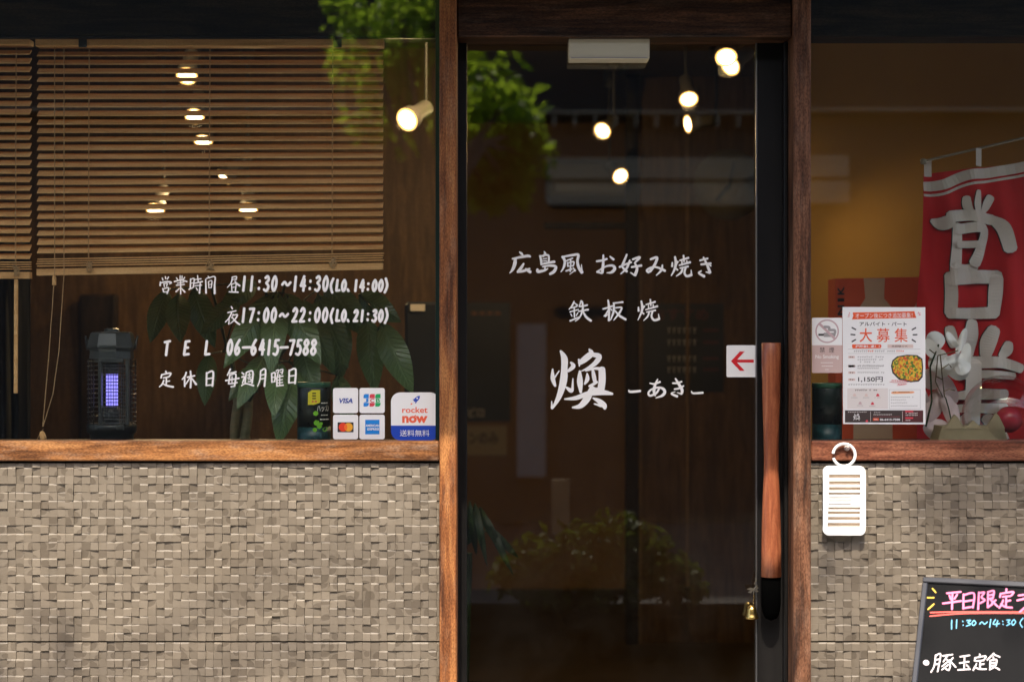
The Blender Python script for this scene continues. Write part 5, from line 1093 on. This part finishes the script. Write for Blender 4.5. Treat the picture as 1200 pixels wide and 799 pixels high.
for x, h in ((1118,486),(1140,493),(1166,484)): mb.prism([RP(x-11,503,-.032),RP(x+12,503,-.032),RP(x+5,h+4,-.024),RP(x+1,h,-.02)], (0,.012,0))
mb.build('wrapping', M['wrap'], t)
# clear balloon and red one
m = bpy.data.materials.new('clear_balloon'); m.use_nodes = True; tr = m.node_tree; tr.nodes.clear(); o1 = N(m,'ShaderNodeOutputMaterial'); a1 = N(m,'ShaderNodeBsdfTransparent'); a1.inputs[0].default_value=(.93,.92,.92,1); a2 = N(m,'ShaderNodeBsdfGlossy'); a2.inputs['Roughness'].default_value=.03
lw = N(m,'ShaderNodeLayerWeight'); lw.inputs[0].default_value=.25; ma = N(m,'ShaderNodeMath'); ma.operation='MULTIPLY_ADD'; ma.inputs[1].default_value=.45; ma.inputs[2].default_value=.05; L(m,lw.outputs['Facing'],ma.inputs[0]); ms = N(m,'ShaderNodeMixShader'); L(m,ma.outputs[0],ms.inputs[0]); L(m,a1.outputs[0],ms.inputs[1]); L(m,a2.outputs[0],ms.inputs[2]); L(m,ms.outputs[0],o1.inputs[0])
def sphere(mb, c, r, n=40, sq=1.0): mb.lathe(c, [(r*math.sin(math.pi*i/n), -r*sq*math.cos(math.pi*i/n)) for i in range(n+1)], n*1)
mb = MB(); sphere(mb, P(1175,487,.14), .104); t = tag(mb.build('clear_balloon', m), 'large clear balloon in front of the red banner', 'balloon')
mb = MB(); sphere(mb, P(1182,492,.14), .034); mb.build('inner_balloon', mat('red_balloon', (.45,.03,.05), .25), t)

# ================================================================== THE STREET BEHIND THE CAMERA (seen mirrored in the glass)
OY = -10.0
def Q(px, py, Y): # the point at street depth Y whose mirror image shows at this pixel
    k = (D - Y)/(D*S); return Vector(((px-600)*k, Y, CZ + (400-py)*k))
M['op_wall'] = noisy('grey_render', [(.3,(.045,.038,.028)),(.7,(.07,.060,.045))], (2,2,2), rough=.85)
M['op_dark'] = noisy('dark_shutter', [(.3,(.014,.012,.009)),(.7,(.024,.021,.016))], (4,4,1), rough=.6)
M['op_pale'] = noisy('pale_render', [(.3,(.34,.27,.18)),(.7,(.42,.34,.23))], (2,2,2), rough=.8)
t = thing('opposite_building', (0, OY, -.15), 'grey building across the street mirrored in the glass', 'building')
mb = MB(); mb.box((-14,OY-4,-.14),(14,OY,6.4)); mb.build('wall', M['op_wall'], t)
mb = MB()
for (y0, y1, d) in ((184,209,.10),(214,240,.14)): a, b = Q(640,y0,OY), Q(992,y1,OY); mb.box((a.x,OY+.001,b.z),(b.x,OY+d,a.z))
mb.build('shutter_box', M['op_pale'], t)
mb = MB(); a, b = Q(0,131,OY), Q(0,134,OY); mb.box((-14,OY+.001,b.z),(14,OY+.22,a.z)); 
for x in range(600, 900, 24): q_ = Q(x,134,OY); mb.box((q_.x,OY+.002,q_.z-.10),(q_.x+.02,OY+.20,q_.z-.001))
mb.build('ledge', M['op_pale'], t)
mb = MB(); mb.box((-14,OY+.001,Q(0,128,OY).z),(14,OY+.03,Q(0,-80,OY).z)); mb.box((.9,OY+.001,-.1),(5.5,OY+.03,Q(0,246,OY).z)); mb.box((-6,OY+.001,-.1),(-2.2,OY+.03,2.1)); mb.build('shutter', M['op_dark'], t)
mb = MB(); a, b = Q(606,380,OY), Q(640,560,OY); mb.box((a.x,OY+.001,b.z),(b.x,OY+.08,a.z)); mb.build('door_panel', mat('grey_door_paint', (.30,.28,.25), .6), t)
mb = MB(); a, b = Q(648,566,-3.2), Q(669,632,-3.2); mb.box((a.x,-3.22,b.z),(b.x,-3.2,a.z)); mb.box((a.x+.04,-3.215,-.15),(a.x+.06,-3.205,b.z)); tag(mb.build('notice_board', M['op_pale']), 'small white notice post by the planter, mirrored in the door', 'sign')
def thin_leaf(name, a, b, tr):
    m = noisy(name, [(.3,a),(.7,b)], (3,3,3), rough=.5, spec=.2); p = m.node_tree.nodes['Principled BSDF']; o = m.node_tree.nodes['Material Output']
    t_ = N(m,'ShaderNodeBsdfTranslucent'); t_.inputs[0].default_value = (*tr,1); x = N(m,'ShaderNodeMixShader'); x.inputs[0].default_value = .5
    L(m, p.outputs[0], x.inputs[1]); L(m, t_.outputs[0], x.inputs[2]); L(m, x.outputs[0], o.inputs[0]); return m
M['tree_leaf'] = thin_leaf('bright_tree_leaf', (.06,.12,.012), (.12,.19,.025), (.50,.72,.05))
M['bush_leaf'] = thin_leaf('bush_leaf', (.03,.055,.008), (.06,.085,.012), (.06,.085,.01))
M['bark'] = noisy('grey_bark', [(.3,(.05,.04,.03)),(.7,(.10,.08,.06))], (10,10,3), rough=.85)
def foliage(parent, clumps, m, n, size, seed, name='crown'):
    rg = random.Random(seed); vs=[]; fs=[]
    for _ in range(n):
        c, r = rg.choice(clumps); d = Vector((rg.gauss(0,1),rg.gauss(0,1),rg.gauss(0,1))); d = d.normalized()*rg.random()**.45
        p = Vector(c) + Vector((d.x*r[0], d.y*r[1], d.z*r[2])); ax = Vector((rg.gauss(0,1),rg.gauss(0,1),rg.gauss(0,.6)-.3)).normalized(); sd = ax.cross(Vector((rg.gauss(0,1),rg.gauss(0,1),rg.gauss(0,1)))).normalized(); s = size*rg.uniform(.6,1.25)
        b0=len(vs); up = ax.cross(sd)*s*.12; vs += [p, p+ax*s*.4+sd*s*.26-up, p+ax*s, p+ax*s*.4-sd*s*.26-up, p+ax*s*.45+up]
        fs += [(b0,b0+1,b0+4),(b0+1,b0+2,b0+4),(b0+2,b0+3,b0+4),(b0+3,b0,b0+4)]
    mb = MB(); mb.add(vs, fs, False); return mb.build(name, m, parent)
TY = -7.0
t = thing('street_tree', (Q(520,0,TY).x, TY, -.15), 'leafy street tree across the road, mirrored bright green in the glass', 'tree')
cl = [(Q(x,y,TY), (r*.0056,.30,r*.0052)) for x,y,r in ((590,110,45),(560,90,50),(615,165,42),(575,180,45),(545,140,50),(500,60,60),(470,20,60),(430,70,50),(480,110,45),(560,40,55),(510,-30,90),(600,140,40),(420,20,50),(500,150,40),(505,20,50),(490,60,45),(460,90,40),(430,130,30),(610,140,35),(590,190,28),(566,212,26),(556,176,34),(600,205,22))]
cl = [(Vector((c.x,c.y + (c.z-3.3)*.9,c.z)), r) for c, r in cl]
foliage(t, cl, M['tree_leaf'], 2600, .12, 3)
mb = MB(); mb.tube([(Q(520,0,TY).x,TY,-.15),(Q(524,0,TY).x,TY,1.2),(Q(518,0,TY).x,TY,2.3),(Q(520,0,TY).x,TY,3.2)], [.09,.075,.06,.03], 10)
for c, r in cl[::2]: mb.tube([(Q(520,0,TY).x,TY,2.2),((Q(520,0,TY).x+c.x)/2,TY,2.6),c], [.04,.03,.012], 6)
mb.build('trunk', M['bark'], t)
BY = -2.3
t = thing('shrub_planter', (Q(700,0,BY).x, BY, 0), 'low kerbside planter of shrubs, mirrored dimly in the door', 'planter')
cl = [(Q(x,y,BY), (r*.0036,r*.0036,r*.0028)) for x,y,r in ((640,665,42),(690,650,45),(735,640,40),(770,670,40),(610,680,35),(710,690,50),(660,700,45),(800,690,30))]
foliage(t, cl, M['bush_leaf'], 3000, .055, 9, 'foliage'); a, b = Q(430,722,BY), Q(1010,740,BY)
mb = MB(); mb.box((a.x,BY-.16,-.15),(b.x,BY+.16,a.z),.01); mb.build('planter_box', M['black_matt'], t)  # box lengthened and near black so the lower door mirrors dark, not road
# an unseen tall tree added behind and above the camera; its thin crown dapples the sunlight on the lower wall
t = thing('roadside_tree', (-3.4, -3.4, 0), 'tall thin roadside tree above the street that dapples the lower wall', 'tree')
cl = [((1.05,-4,7.12),(.36,.3,.13)),((1.35,-4,7.0),(.3,.3,.2)),((1.05,-4,7.12),(.36,.3,.13)),((.8,-4.2,6.9),(.5,.3,.4)),((-1.8,-4,6.55),(.4,.3,.30))]
foliage(t, cl, M['bush_leaf'], 620, .085, 31); mb = MB(); mb.tube([(-3.4,-3.4,0),(-3.3,-3.5,2.6),(-3.0,-3.7,5),(-2.4,-4,6.4)], [.12,.1,.07,.04], 10)
for c, r in cl: mb.tube([(-2.8,-3.8,5.6),((c[0]-2.8)/2,-4,c[2]-.2),c], [.012,.008,.004], 6)
mb.build('trunk', M['bark'], t)
